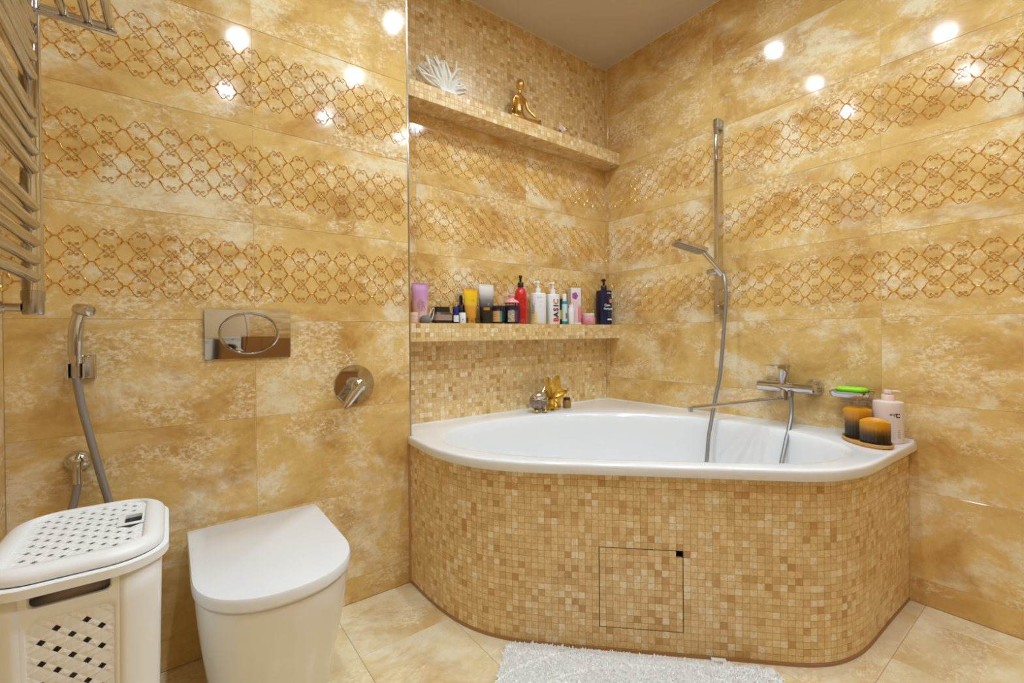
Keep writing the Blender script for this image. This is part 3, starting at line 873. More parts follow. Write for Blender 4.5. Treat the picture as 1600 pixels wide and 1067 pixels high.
    for i in range(1, 16):
        ph = math.pi * i / 16
        rows.append([Vector((0.072 * math.sin(ph) ** 0.6 * math.cos(a) * lump(a, ph) * (0.85), 0.112 * math.sin(ph) ** 0.6 * math.sin(a) * (0.93 + 0.05 * math.sin(5 * a)), 0.250 - 0.240 * math.cos(ph) + 0.012 * math.sin(3 * a))) for a in [2 * math.pi * k / 36 for k in range(36)]])
    m.loft(rows).build('heap', tw, tow, smooth=80)
    m = MB().tube(catmull([(-0.05, -0.112, 0.480), (-0.015, -0.120, 0.492), (0.025, -0.118, 0.500), (0.060, -0.10, 0.498)], 5), [0.012 + 0.008 * math.sin(k / 15 * 3.1) for k in range(16)], 12)
    m.build('fold', mat('pale_taupe_terry', (0.52, 0.41, 0.35), 0.95), tow, smooth=80)
make_basket()

# ------------------------------------------------------------------ shower rail set
def make_shower():
    t = thing('shower_rail', 'tall chrome shower rail with sliding clamp on the right wall', 'shower rail', (XR, 1.078, 1.016))
    M = Matrix.Translation((-XR, -1.078, -1.016))
    for z0, z1 in ((1.016, 1.062), (1.868, 1.914)):
        m = MB().box(1.996, XR - 0.0005, 1.066, 1.090, z0, z1)
        m.xf(M).build('end_bracket', SATIN, t, bevel=0.004)
    MB().lathe([(0.0095, 1.03), (0.0095, 1.90)], 20, (2.003, 1.080, 0)).xf(M).build('rail_tube', CHROME, t, smooth=40)
    m = MB().lathe([(0.012, -0.036), (0.0145, -0.034), (0.0145, 0.03), (0.012, 0.034)], 20, (1.987, 1.080, 1.214), (-0.15, 1.0, 0.0))
    m.xf(M).build('slider_clamp', CHROME, t, smooth=40)
    MB().lathe([(0.016, -0.018), (0.017, 0.018)], 20, (1.962, 1.045, 1.212), (0.5, -0.4, -0.7)).xf(M).build('handset_cup', CHROME, t, smooth=40)
    # hand shower with its hose down to the mixer
    h = thing('hand_shower', 'chrome square-headed hand shower on rail with hose looping into bathtub', 'hand shower', (1.95, 1.036, 1.216))
    M = Matrix.Translation((-1.95, -1.036, -1.216))
    a, b, c = Vector((1.962, 1.028, 1.200)), Vector((1.885, 1.083, 1.300)), Vector((1.79, 1.150, 1.338))
    d = (b - a).normalized(); s_ = d.cross(Z_).normalized(); nn = s_.cross(d)
    m = MB(); rings = []
    for k in range(9):
        f = k / 8; p = a.lerp(b, f); w_ = 0.010 + 0.005 * f; q = 0.009 - 0.001 * f
        rings.append([p + s_ * x + nn * y for x, y in rrect(2 * w_, 2 * q, 0.006, 3)])
    m.loft(rings).xf(M).build('handle', CHROME, h, smooth=50)
    d2 = (c - b).normalized(); s2 = d2.cross(Z_).normalized(); n2 = s2.cross(d2)
    L2 = (c - b).length
    def plate(y0, y1, w_, l0, l1, r=0.010):
        return [b + d2 * ((l0 + l1) / 2 + v) + s2 * u + n2 * y0 for u, v in rrect(w_, l1 - l0, r, 4)], [b + d2 * ((l0 + l1) / 2 + v) + s2 * u + n2 * y1 for u, v in rrect(w_, l1 - l0, r, 4)]
    r1, r2 = plate(-0.009, 0.008, 0.088, -0.012, L2 + 0.006)
    m = MB().loft([r1, r2]); m.xf(M).build('head', CHROME, h, smooth=30, bevel=0.002)
    r1, r2 = plate(-0.0105, -0.0088, 0.076, -0.006, L2, 0.006)
    MB().loft([r1, r2]).xf(M).build('spray_face', mat('grey_spray_face', (0.36, 0.33, 0.30), 0.4, 0.4), h)
    m = MB()
    for i in range(7):
        for j in range(7):
            p = b + d2 * (0.004 + (L2 - 0.008) * j / 6) + s2 * (-0.030 + 0.010 * i) - n2 * 0.0105
            m.lathe([(0.0017, 0), (0.0012, 0.0015)], 6, p, -n2, False, True)
    tag(m.xf(M).build('spray_nozzles', mat('pale_nozzle', (0.6, 0.57, 0.52), 0.5), h), kind='stuff')
    hp = [(1.962, 1.028, 1.200), (1.957, 1.020, 1.178), (1.948, 1.012, 1.146), (1.945, 1.008, 1.075), (1.938, 1.010, 0.99), (1.93, 1.013, 0.907), (1.91, 1.017, 0.754), (1.89, 1.027, 0.657), (1.86, 1.029, 0.563), (1.83, 1.027, 0.485), (1.80, 1.019, 0.396), (1.74, 1.01, 0.29), (1.66, 0.98, 0.222), (1.58, 0.90, 0.205), (1.58, 0.80, 0.210), (1.66, 0.745, 0.235), (1.75, 0.735, 0.31), (1.80, 0.736, 0.39), (1.83, 0.738, 0.444), (1.88, 0.742, 0.516), (1.92, 0.747, 0.559), (1.955, 0.752, 0.606), (1.968, 0.757, 0.65), (1.970, 0.760, 0.690)]
    MB().tube(catmull(hp, 6), 0.0078, 12).xf(M).build('hose', HOSEM, h, smooth=60)
make_shower()

# ------------------------------------------------------------------ bath mixer
def make_mixer():
    t = thing('bath_mixer', 'chrome bath mixer tap with long swivel spout over the bathtub', 'tap', (XR, 0.79, 0.71))
    M = Matrix.Translation((-XR, -0.79, -0.71))
    for y in (0.868, 0.702):
        MB().lathe([(0.034, 0.0003), (0.034, 0.004), (0.030, 0.012), (0.019, 0.026), (0.016, 0.030), (0.016, 0.05)], 32, (XR, y, 0.714), (-1, 0, 0)).xf(M).build('wall_rosette', CHROME, t, smooth=50)
    MB().lathe([(0.016, -0.107), (0.0205, -0.103), (0.0215, 0.0), (0.0205, 0.103), (0.016, 0.107)], 28, (1.985, 0.785, 0.714), (0, 1, 0)).xf(M).build('mixer_body', CHROME, t, smooth=40)
    MB().lathe([(0.0185, 0.0), (0.0185, 0.045), (0.0195, 0.047), (0.0195, 0.06)], 26, (1.983, 0.790, 0.728)).xf(M).build('cartridge_tower', CHROME, t, smooth=40)
    m = MB().box(1.966, 2.002, 0.772, 0.808, 0.785, 0.806); m.box(1.915, 1.985, 0.783, 0.836, 0.800, 0.807)
    m.xf(M).build('lever', CHROME, t, bevel=0.003)
    MB().lathe([(0.015, 0), (0.015, 0.042)], 22, (1.978, 0.787, 0.662)).xf(M).build('spout_joint', CHROME, t, smooth=40)
    p = [(1.980, 0.785, 0.668), (1.955, 0.798, 0.668), (1.86, 0.85, 0.662), (1.74, 0.915, 0.652), (1.62, 0.980, 0.643)]
    MB().tube(catmull(p, 4), 0.0085, 14).xf(M).build('spout', CHROME, t, smooth=60)
    MB().lathe([(0.0095, 0), (0.0105, 0.002), (0.0105, 0.016), (0.009, 0.017)], 16, (1.619, 0.981, 0.628)).xf(M).build('aerator', SATIN, t, smooth=40)
    MB().lathe([(0.0105, 0), (0.0115, 0.001), (0.0115, 0.02)], 18, (1.970, 0.760, 0.680)).xf(M).build('hose_outlet', SATIN, t, smooth=40)
make_mixer()

# ------------------------------------------------------------------ soap dish and soap
def make_soap():
    t = thing('soap_dish', 'chrome soap dish mounted on the wall right of the tap', 'soap dish', (XR, 0.56, 0.713))
    pts = rrect(0.108, 0.120, 0.022, 6)
    m = MB()
    def rg(k, z): return [Vector((-0.066 + x * k, y * k, z)) for x, y in pts]
    m.loft([rg(0.88, -0.014), rg(0.97, -0.008), rg(1.0, 0.004), rg(1.0, 0.007), rg(0.95, 0.007), rg(0.92, 0.001), rg(0.5, -0.001)])
    m.build('tray', CHROME, t, smooth=50)
    MB().box(-0.014, -0.0005, -0.03, 0.03, -0.012, 0.004).build('wall_mount', CHROME, t, bevel=0.003)
    s = thing('soap_bar', 'bright lime green soap bar lying on the chrome dish', 'soap', (1.985, 0.562, 0.7145))
    m = MB()
    pr = rrect(0.060, 0.096, 0.022, 6)
    m.loft([[Vector((x * k, y * k, z)) for x, y in pr] for k, z in ((0.86, 0.0), (0.97, 0.004), (1.0, 0.009), (0.97, 0.014), (0.86, 0.018), (0.5, 0.019))])
    m.build('bar', mat('lime_soap', (0.30, 0.80, 0.01), 0.4), s, smooth=60)
make_soap()

# ------------------------------------------------------------------ candles on wooden tray, lotion
def candle_mat():
    m, nt, p = newmat('amber_candle_wax')
    tc = nt.nodes.new('ShaderNodeTexCoord'); sp = nt.nodes.new('ShaderNodeSeparateXYZ')
    L(nt, tc.outputs['Generated'], sp.inputs[0])
    f = math_n(nt, 'ADD', sp.outputs[2], math_n(nt, 'MULTIPLY', math_n(nt, 'SUBTRACT', noise(nt, tc.outputs['Object'], 40, 4, 0.6), 0.5), 0.16))
    c = ramp(nt, f, [(0.22, (0.022, 0.015, 0.010)), (0.40, (0.05, 0.027, 0.009)), (0.55, (0.20, 0.085, 0.012)), (0.72, (0.60, 0.25, 0.012)), (0.95, (0.76, 0.34, 0.015))])
    L(nt, c, p.inputs['Base Color']); p.inputs['Roughness'].default_value = 0.32
    p.inputs['Subsurface Weight'].default_value = 0.15; p.inputs['Subsurface Radius'].default_value = (0.02, 0.008, 0.002)
    return m
CANDM = candle_mat()
def make_candles():
    tray = thing('wooden_tray', 'small boat-shaped wooden tray on the bathtub corner', 'tray', (1.885, 0.492, ZR + 0.0008))
    wood = mat('honey_wood', (0.66, 0.33, 0.07), 0.45)
    ang = math.atan2(0.065, 0.063)
    def leaf(k, z, n=40):
        out = []
        for i in range(n):
            a = 2 * math.pi * i / n; c_, s_ = math.cos(a), math.sin(a)
            u = 0.100 * k * math.copysign(abs(c_) ** 0.9, c_); v = 0.053 * k * math.copysign(abs(s_) ** 1.05, s_) 
            out.append(Vector((u * math.cos(ang) - v * math.sin(ang), u * math.sin(ang) + v * math.cos(ang), z)))
        return out
    m = MB().loft([leaf(0.94, 0), leaf(1.0, 0.004), leaf(1.03, 0.012), leaf(1.0, 0.0135), leaf(0.96, 0.012), leaf(0.93, 0.005), leaf(0.4, 0.0045)])
    m.build('tray_body', wood, tray, smooth=50)
    def cand(x, y, r, h, label, flare, lean):
        t = thing('candle', label, 'candle', (x, y, ZR + 0.0060))
        m = MB(); n = 96; rings = []
        prof = [(0.98, 0.0), (1, 0.004), (1, 0.3 * h), (1, 0.62 * h), (1.0 + flare * 0.3, 0.75 * h), (1.0 + flare, 0.90 * h), (1.0 + flare, 0.96 * h), (0.97 + flare, h), (0.90, 0.985 * h), (0.78, 0.90 * h), (0.5, 0.86 * h), (0.1, 0.85 * h)]
        for k, (f, z) in enumerate(prof):
            rb = 0.035 if 1 <= k <= 4 else (0.006 if k < 7 else 0.0)
            rings.append([Vector((r * f * (1 - rb * (0.5 + 0.5 * math.cos(24 * 2 * math.pi * i / n))) * math.cos(2 * math.pi * i / n) + lean * z, r * f * (1 - rb * (0.5 + 0.5 * math.cos(24 * 2 * math.pi * i / n))) * math.sin(2 * math.pi * i / n), z + (0.004 * math.sin(2 * math.pi * i / n * 2 + 1) * (z / h) ** 2 if k < 9 else 0))) for i in range(n)])
        m.loft(rings).build('wax', CANDM, t, smooth=60)
        MB().tube([(0, 0, 0.85 * h), (0.002, 0, 0.93 * h)], 0.0014, 6).build('wick', BLACK, t)
    cand(1.922, 0.528, 0.036, 0.104, 'taller amber and black ribbed candle with flared melted rim', 0.14, 0.0)
    cand(1.860, 0.463, 0.041, 0.078, 'shorter squat amber and black ribbed candle at tray front', 0.0, -0.03)
make_candles()

FONTS = {}
def text_mesh(txt, size, bold=0.0):
    cu = bpy.data.curves.new('txt', 'FONT'); cu.body = txt; cu.size = size; cu.offset = bold
    cu.align_x = 'CENTER'; cu.align_y = 'CENTER'; cu.resolution_u = 3
    o = bpy.data.objects.new('txt', cu); COL.objects.link(o)
    dg = bpy.context.evaluated_depsgraph_get(); dg.update()
    me = bpy.data.meshes.new_from_object(o.evaluated_get(dg))
    vs = [tuple(v.co) for v in me.vertices]; fs = [tuple(p.vertices) for p in me.polygons]
    bpy.data.objects.remove(o); bpy.data.curves.remove(cu); bpy.data.meshes.remove(me)
    return vs, fs
def wrap_text(name, txt, size, mat_, parent, r, az, z, vertical=False, bold=0.0, sy=1.0, dx=0.0):
    """letters lying on an upright round or oval body, centred at azimuth az (radians)"""
    vs, fs = text_mesh(txt, size, bold)
    out = []
    for x, y, _ in vs:
        if vertical: x, y = -y, x
        a = az + (x + dx) / r
        out.append((r * math.cos(a), r * sy * math.sin(a), z + y))
    MB().add(out, fs).build(name, mat_, parent)
VIEWAZ = lambda x, y: math.atan2(-y, -x)

def pump(t, z, r, mat_, az, hgt, spl, headr=0.011, name='pump'):
    m = MB().lathe([(r, 0), (r, 0.018 * hgt / 0.05), (r * 0.9, 0.020 * hgt / 0.05), (r * 0.42, 0.021 * hgt / 0.05), (r * 0.38, hgt * 0.8)], 24, (0, 0, z))
    m.build('pump_collar', mat_, t, smooth=40)
    m = MB().lathe([(headr * 0.7, 0), (headr, 0.002), (headr, hgt * 0.18), (headr * 0.8, hgt * 0.22)], 20, (0, 0, z + hgt * 0.78))
    d = Vector((math.cos(az), math.sin(az), 0))
    p0 = Vector((0, 0, z + hgt * 0.9)); 
    m.tube([p0, p0 + d * spl * 0.6, p0 + d * spl - Z_ * 0.004], [headr * 0.5, headr * 0.45, headr * 0.3], 10)
    m.build('pump_head', mat_, t, smooth=40)

def make_lotion():
    x, y = 1.962, 0.452
    t = thing('lotion_bottle', 'pale pink pump lotion bottle standing behind the candles', 'bottle', (x, y, ZR + 0.0008))
    pk = mat('pale_pink_plastic', (0.80, 0.67, 0.62), 0.35); pk2 = mat('blush_pump_plastic', (0.84, 0.62, 0.54), 0.35)
    r = 0.0425
    MB().lathe([(r * 0.94, 0), (r, 0.003), (r, 0.118), (r, 0.132), (r * 0.97, 0.138), (r * 0.6, 0.141)], 40).build('bottle_body', pk, t, smooth=40)
    MB().lathe([(0.018, 0.140), (0.018, 0.160), (0.0165, 0.162)], 28).build('pump_collar', pk2, t, smooth=40)
    m = MB().lathe([(0.006, 0.16), (0.006, 0.166), (0.0125, 0.166), (0.0125, 0.176), (0.010, 0.177)], 20)
    az = R(-50)
    m.tube([(0, 0, 0.172), (0.028 * math.cos(az), 0.028 * math.sin(az), 0.172), (0.036 * math.cos(az), 0.036 * math.sin(az), 0.170)], [0.005, 0.004, 0.003], 8)
    m.build('pump_head', pk, t, smooth=40)
    ink = mat('dark_print', (0.03, 0.025, 0.03), 0.5)
    az = VIEWAZ(x, y)
    wrap_text('lettering', 'my', 0.014, ink, t, r + 0.0003, az, 0.099, dx=0.0125, bold=0.0002)
    wrap_text('lettering', 't:', 0.028, ink, t, r + 0.0003, az, 0.097, dx=0.0275, bold=0.0006)
    for k in range(5): wrap_text('lettering', 'o-oo', 0.005, ink, t, r + 0.0003, az, 0.022 + 0.006 * k, dx=0.031)
make_lotion()

# ------------------------------------------------------------------ ornaments on the bathtub ledge
def make_bird():
    x, y = 1.428, 1.672
    t = thing('bird_figurine', 'round silver bird figurine with gold feet on bathtub ledge', 'figurine', (x, y, ZR + 0.0008))
    t.scale = (1.16, 1.1, 1.14)
    pew = newmat('speckled_pewter'); m_, nt, p = pew
    tc = nt.nodes.new('ShaderNodeTexCoord')
    L(nt, ramp(nt, noise(nt, tc.outputs['Object'], 160, 3), [(0.40, (0.20, 0.14, 0.11)), (0.62, (0.46, 0.37, 0.31))]), p.inputs['Base Color'])
    p.inputs['Metallic'].default_value = 0.6; p.inputs['Roughness'].default_value = 0.35
    MB().ell((0, 0, 0.045), (0.039, 0.037, 0.037), 32, 20).build('body', m_, t, smooth=80)
    MB().ell((-0.004, -0.012, 0.068), (0.029, 0.026, 0.021), 24, 14).build('head_cap', mat('bright_silver', (0.75, 0.72, 0.70), 0.18, 1.0), t, smooth=80)
    m = MB().tube(catmull([(0.022, 0.012, 0.066), (0.035, 0.012, 0.078), (0.046, 0.012, 0.096), (0.050, 0.012, 0.110)], 4), [0.014, 0.013, 0.012, 0.0115, 0.011, 0.0105, 0.010, 0.0095, 0.009, 0.0085, 0.007, 0.005, 0.003], 12)
    m.build('tail', mat('silver_tail', (0.70, 0.67, 0.65), 0.2, 1.0), t, smooth=80)
    for sx, dy in ((-0.020, -0.012), (0.012, -0.030)):
        MB().ell((sx, dy, 0.008), (0.011, 0.015, 0.0078), 14, 8).build('foot', GOLD, t, smooth=80)
    MB().tube(catmull([(-0.036, -0.018, 0.058), (-0.020, -0.036, 0.060), (0.006, -0.038, 0.052), (0.030, -0.026, 0.060)], 5), 0.0022, 8).build('scarf', mat('silver_cord', (0.8, 0.78, 0.75), 0.25, 1.0), t, smooth=80)
    MB().lathe([(0.005, 0), (0.0005, 0.011)], 8, (-0.03, -0.026, 0.066), (-0.8, -0.6, 0.1)).build('beak', GOLD, t, smooth=60)
make_bird()

def make_leaf():
    x, y = 1.530, 1.678
    t = thing('gold_leaf_ornament', 'golden upright maple leaf ornament beside the silver bird', 'ornament', (x, y, ZR + 0.0008))
    gm = mat('matte_gold_leaf', (0.78, 0.48, 0.08), 0.32, 0.75)
    lobes = [(-0.045, 0.165, 0.026), (0.026, 0.170, 0.029), (0.070, 0.092, 0.028), (0.022, 0.012, 0.024), (-0.022, 0.010, 0.020)]
    root = Vector((-0.012, 0, 0.058))
    for k, (lx, lz, wd) in enumerate(lobes):
        m = MB(); tip = Vector((lx, -0.012 if k < 2 else -0.028, lz)); d = tip - root; Ln = d.length; d.normalize()
        s_ = Vector((0, -1, 0)).cross(d).normalized(); nn = Vector((0, -1, 0))
        n = 14; rows = []; rows2 = []
        for i in range(n + 1):
            f = i / n; wv = wd * (math.sin(math.pi * min(1, f ** 0.8 * 0.97 + 0.02)) ** 0.8) * (1 + 0.14 * math.sin(f * 18 + k)) + 0.002
            c_ = root + d * (Ln * f) + nn * (0.014 * math.sin(math.pi * f))
            row = []
            for j in range(-4, 5):
                q = j / 4
                row.append(c_ + s_ * (wv * q) + nn * (0.007 * math.cos(q * 9.0) * min(1, 4 * wv / wd) - 0.012 * q * q * math.sin(math.pi * f)))
            rows.append(row); rows2.append([p - nn * 0.003 for p in row])
        m.loft(rows, False, False, closed=False); m.loft([list(reversed(r_)) for r_ in rows2], False, False, closed=False)
        m.build('leaf_lobe', gm, t, smooth=60)
    MB().lathe([(0.017, 0), (0.020, 0.006), (0.018, 0.028), (0.014, 0.031), (0.011, 0.028), (0.010, 0.010)], 24, (-0.012, 0.010, 0)).build('candle_cup', gm, t, smooth=60)
    MB().tube(catmull([(-0.010, 0.006, 0.02), (-0.012, 0.006, 0.05), (-0.030, 0.0, 0.10), (-0.040, -0.008, 0.165)], 5), 0.0025, 8).build('stem', gm, t, smooth=60)
    j = thing('candle_jar', 'tiny amber jar with dark lid beside the gold leaf', 'jar', (1.628, 1.680, ZR + 0.0008))
    MB().lathe([(0.019, 0), (0.0215, 0.002), (0.0215, 0.034), (0.019, 0.038)], 28).build('jar_body', mat('bronze_glass', (0.45, 0.27, 0.09), 0.18, 0.5), j, smooth=40)
    MB().lathe([(0.0185, 0.038), (0.0185, 0.050), (0.016, 0.052)], 28).build('lid', mat('dark_bronze_lid', (0.07, 0.035, 0.015), 0.3, 0.4), j, smooth=40)
make_leaf()

# ------------------------------------------------------------------ upper shelf ornaments
def make_coral():
    x, y = 0.965, 1.718
    t = thing('coral_ornament', 'white branching coral ornament on the upper shelf', 'coral', (x, y, ZU1 + 0.0008))
    cm = mat('white_coral', (0.84, 0.79, 0.71), 0.6)
    m = MB()
    pts = rrect(0.085, 0.05, 0.010, 4)
    m.loft([[(px, py, 0) for px, py in pts], [(px, py, 0.022) for px, py in pts], [(px * .9, py * .9, 0.026) for px, py in pts]])
    m.build('base', mat('white_stone_base', (0.85, 0.84, 0.82), 0.4), t, smooth=40)
    rnd = random.Random(5)
    m = MB()
    def grow(p, d, ln, r, depth):
        mid = p + d * ln * 0.5 + Vector((rnd.uniform(-1, 1), rnd.uniform(-.4, .4), rnd.uniform(-.3, .6))) * ln * 0.10
        e = p + d * ln
        m.tube(catmull([p, mid, e], 3), [r, r * .97, r * .94, r * .9, r * .86, r * .82, r * .74], 8)
        if depth == 0:
            m.ell(e, (r * .74, r * .74, r * .74), 8, 6); return
        for k in range(rnd.choice((2, 3)) if depth > 1 else 2):
            a = rnd.uniform(-0.75, 0.75)
            dd = Vector((d.x * math.cos(a) - d.z * math.sin(a), d.y * 0.5 + rnd.uniform(-.28, .28), d.x * math.sin(a) + d.z * math.cos(a))).normalized()
            if dd.z < -0.1: dd.z = abs(dd.z)
            grow(e, dd, ln * rnd.uniform(0.6, 0.85), r * 0.70, depth - 1)
    for a in (-78, -66, -54, -42, -30, -18, -6, 8, 22, 36, 50, 62, 74):
        d = Vector((math.sin(R(a)), rnd.uniform(-.30, .10), math.cos(R(a)))).normalized()
        ln = 0.058 if a < 10 else 0.040
        grow(Vector((0.02 * math.sin(R(a)), 0, 0.024)), d, ln, 0.0105, 2)
    b = m.build('branches', cm, t, smooth=80)
    zs = [v.co.z for v in b.data.vertices]
    for v in b.data.vertices:           # keep clear of the wall and of the shelf
        v.co.y = max(-0.05, min(0.047, v.co.y)); v.co.z = max(0.006, v.co.z); v.co.x = max(-0.165, min(0.09, v.co.x))
make_coral()

def skin_part(name, pts, edges, rad, mat_, parent, root=0, sub=2):
    me = bpy.data.meshes.new(name); me.from_pydata(pts, edges, []); me.materials.append(mat_)
    o = bpy.data.objects.new(name, me); COL.objects.link(o); o.parent = parent
    s = o.modifiers.new('skin', 'SKIN'); s.use_smooth_shade = True
    for i, v in enumerate(me.skin_vertices[0].data):
        r_ = rad[i]; v.radius = r_ if isinstance(r_, tuple) else (r_, r_); v.use_root = (i == root)
    m = o.modifiers.new('sub', 'SUBSURF'); m.levels = sub; m.render_levels = sub
    return o
def make_yogi():
    x, y = 1.372, 1.722
    t = thing('meditating_figurine', 'slender golden meditating figurine seated on the upper shelf', 'figurine', (x, y, ZU1 + 0.0008))
    P = [(0, 0.008, 0.020), (0, 0.010, 0.060), (0, 0.008, 0.100), (0, 0.006, 0.128), (0, 0.004, 0.150), (0, 0.002, 0.168),
         (-0.034, 0.004, 0.124), (-0.044, 0.000, 0.085), (-0.062, -0.014, 0.045),
         (0.036, 0.004, 0.124), (0.046, 0.000, 0.082), (0.085, -0.018, 0.044),
         (-0.045, -0.010, 0.016), (-0.072, -0.026, 0.014), (-0.010, -0.038, 0.010),
         (0.050, -0.010, 0.018), (0.098, -0.024, 0.020), (0.018, -0.040, 0.012)]
    E = [(0, 1), (1, 2), (2, 3), (3, 4), (4, 5), (3, 6), (6, 7), (7, 8), (3, 9), (9, 10), (10, 11), (0, 12), (12, 13), (13, 14), (0, 15), (15, 16), (16, 17)]
    Rr = [(0.024, 0.020), 0.0185, (0.025, 0.017), (0.023, 0.014), 0.0085, 0.0095, 0.0095, 0.0075, 0.0055, 0.0095, 0.0075, 0.0055, 0.015, 0.012, 0.008, 0.015, 0.012, 0.008]
    skin_part('body', P, E, Rr, GOLD, t)
    m = MB().ell((0, 0, 0.188), (0.0195, 0.021, 0.0275), 24, 16)
    m.build('head', GOLD, t, smooth=80)
    # pointed seat formed by the folded legs
    m = MB(); rows = []
    for f, w_, h_ in ((-0.082, .004, .008), (-0.06, .020, .014), (-0.02, .030, .014), (0.02, .032, .014), (0.06, .026, .018), (0.10, .014, .026), (0.122, .003, .034)):
        rows.append([Vector((f, -0.012 + w_ * math.cos(a), h_ * 0.5 + (0.016 * max(0, f - 0.02) / 0.1) + h_ * 0.5 * math.sin(a))) for a in [2 * math.pi * k / 14 for k in range(14)]])
    m.loft(rows).build('folded_legs', GOLD, t, smooth=70)
make_yogi()

def make_shell():
    t = thing('seashell', 'small peach and white seashell right of the golden figurine', 'seashell', (1.617, 1.700, ZU1 + 0.0008))
    sm, nt, p = newmat('peach_shell')
    tc = nt.nodes.new('ShaderNodeTexCoord'); wv = nt.nodes.new('ShaderNodeTexWave'); wv.inputs['Scale'].default_value = 60; wv.inputs['Distortion'].default_value = 3
    L(nt, tc.outputs['Object'], wv.inputs['Vector'])
    L(nt, ramp(nt, wv.outputs['Fac'], [(0.3, (0.70, 0.30, 0.14)), (0.6, (0.82, 0.68, 0.55))]), p.inputs['Base Color']); p.inputs['Roughness'].default_value = 0.35
    m = MB(); rings = []
    for k in range(60):
        f = k / 59; a = f * 2 * math.pi * 2.6; rad = 0.019 * (1 - f) ** 1.1 + 0.0015
        c_ = Vector((0.030 * f * 1.1 - 0.012, 0.010 * (1 - f) * math.cos(a), 0.021 + 0.010 * (1 - f) * math.sin(a)))
        rings.append([c_ + Vector((0.3 * rad * math.cos(b), rad * math.cos(b) * math.cos(a), rad * math.sin(b))) for b in [2 * math.pi * j / 14 for j in range(14)]])
    m.loft(rings).build('whorl', sm, t, smooth=80)
    m = MB()
    for k in range(9):
        a = R(-70 + 17 * k)
        m.tube([(0.004, -0.008, 0.022), (0.004 + 0.026 * math.sin(a), -0.010, 0.022 + 0.022 * math.cos(a))], [0.002, 0.0045], 8)
    m.build('ribbed_lip', mat('white_shell', (0.85, 0.76, 0.66), 0.35), t, smooth=80)
make_shell()

# ------------------------------------------------------------------ cosmetics on the lower shelf
def grad_mat(name, stops, rough=0.32, axis=2):
    m, nt, p = newmat(name)
    tc = nt.nodes.new('ShaderNodeTexCoord'); sp = nt.nodes.new('ShaderNodeSeparateXYZ')
    L(nt, tc.outputs['Generated'], sp.inputs[0])
    L(nt, ramp(nt, sp.outputs[axis], stops), p.inputs['Base Color']); p.inputs['Roughness'].default_value = rough
    return m
def spot(x0, x1, z, yc, s=1.0):
    k = yc / 1.70; xc = (x0 + x1) / 2 * k; hw = (x1 - x0) / 2 * k; sl = xc / yc
    return xc, hw / math.sqrt(1 + (sl * s) ** 2), 0.937 + (z - 0.937) * k - ZS1 - 0.0008
ZB_ = ZS1 + 0.0008
def squeeze(t, r, h, mat_, cap_mat, cap_h=0.02, cap_r=0.8, az=0.0, flat=1.12):
    """squeeze tube standing on its cap: round below, crimped flat on top"""
    if cap_h > 0:
        MB().lathe([(r * cap_r * 0.97, 0), (r * cap_r, 0.002), (r * cap_r, cap_h - 0.001), (r * cap_r * 0.96, cap_h)], 28).build('cap', cap_mat, t, smooth=40)
    m = MB(); rings = []; n = 32
    for f in (0, 0.04, 0.15, 0.3, 0.45, 0.6, 0.75, 0.88, 0.95, 0.955, 1.0):
        a = r * (cap_r + (flat - cap_r) * min(1, f * 1.15) ** 0.8); b = r * (cap_r * (1 - f) ** 0.7) * 0.9 + 0.0016
        if f >= 0.95: b = 0.0016
        rings.append([Vector((a * math.cos(q) * math.cos(az) - b * math.sin(q) * math.sin(az), a * math.cos(q) * math.sin(az) + b * math.sin(q) * math.cos(az), cap_h + (h - cap_h) * f)) for q in [2 * math.pi * k / n for k in range(n)]])
    m.loft(rings)
    return m.build('tube_body', mat_, t, smooth=50)
def patch(name, mat_, parent, r, az, half, z0, z1, sy=1.0, n=10, off=0.0003):
    m = MB(); rows = []
    for z in (z0, z1):
        rows.append([((r + off) * math.cos(az + half * (2 * k / n - 1)), (r + off) * sy * math.sin(az + half * (2 * k / n - 1)), z) for k in range(n + 1)])
    m.loft(rows, False, False, closed=False)
    return m.build(name, mat_, parent, smooth=60)
def cosm(name, label, cat, x, y, group=None): return thing(name, label, cat, (x, y, ZB_))
INK = mat('dark_ink', (0.04, 0.035, 0.04), 0.5); INKW = mat('white_ink', (0.8, 0.8, 0.82), 0.5); INKG = mat('grey_ink', (0.30, 0.28, 0.28), 0.5)

# 1 mauve tube with rose line drawing
yc = 1.735; x, r, h = spot(.787, .857, 1.150, yc, .6)
t = cosm('cosmetic_tube', 'mauve to peach squeeze tube with rose line drawing', 'tube', x, yc)
squeeze(t, r, h, grad_mat('mauve_peach', [(0, (0.78, 0.48, 0.40)), (0.30, (0.74, 0.42, 0.42)), (0.55, (0.58, 0.27, 0.47)), (1, (0.52, 0.23, 0.44))]), mat('peach_cap', (0.78, 0.50, 0.42), 0.4), 0.03, 0.86, R(-8), 1.05)
m = MB()
for k in range(5):
    pts = []
    for i in range(25):
        a = 2 * math.pi * i / 24; rr_ = (0.004 + 0.0036 * k) * (1 + 0.14 * math.cos(5 * a + k))
        pts.append(Vector((-0.008 + rr_ * math.cos(a), 0, 0.072 + rr_ * math.sin(a) * 1.25)))
    m.tube([p + Vector((0, -r * 0.80 + 0.30 * (p.z - 0.05) * 0.6 - 0.002, 0)) for p in pts], 0.0005, 4, False)
for k in range(3):
    pts = [Vector((0.020 + (0.003 + 0.003 * k) * math.cos(2 * math.pi * i / 20), 0, 0.108 + (0.004 + 0.004 * k) * math.sin(2 * math.pi * i / 20))) for i in range(21)]
    m.tube([p + Vector((0, -0.0125, 0)) for p in pts], 0.0005, 4, False)
m.build('rose_drawing', mat('plum_ink', (0.16, 0.04, 0.12), 0.5), t)

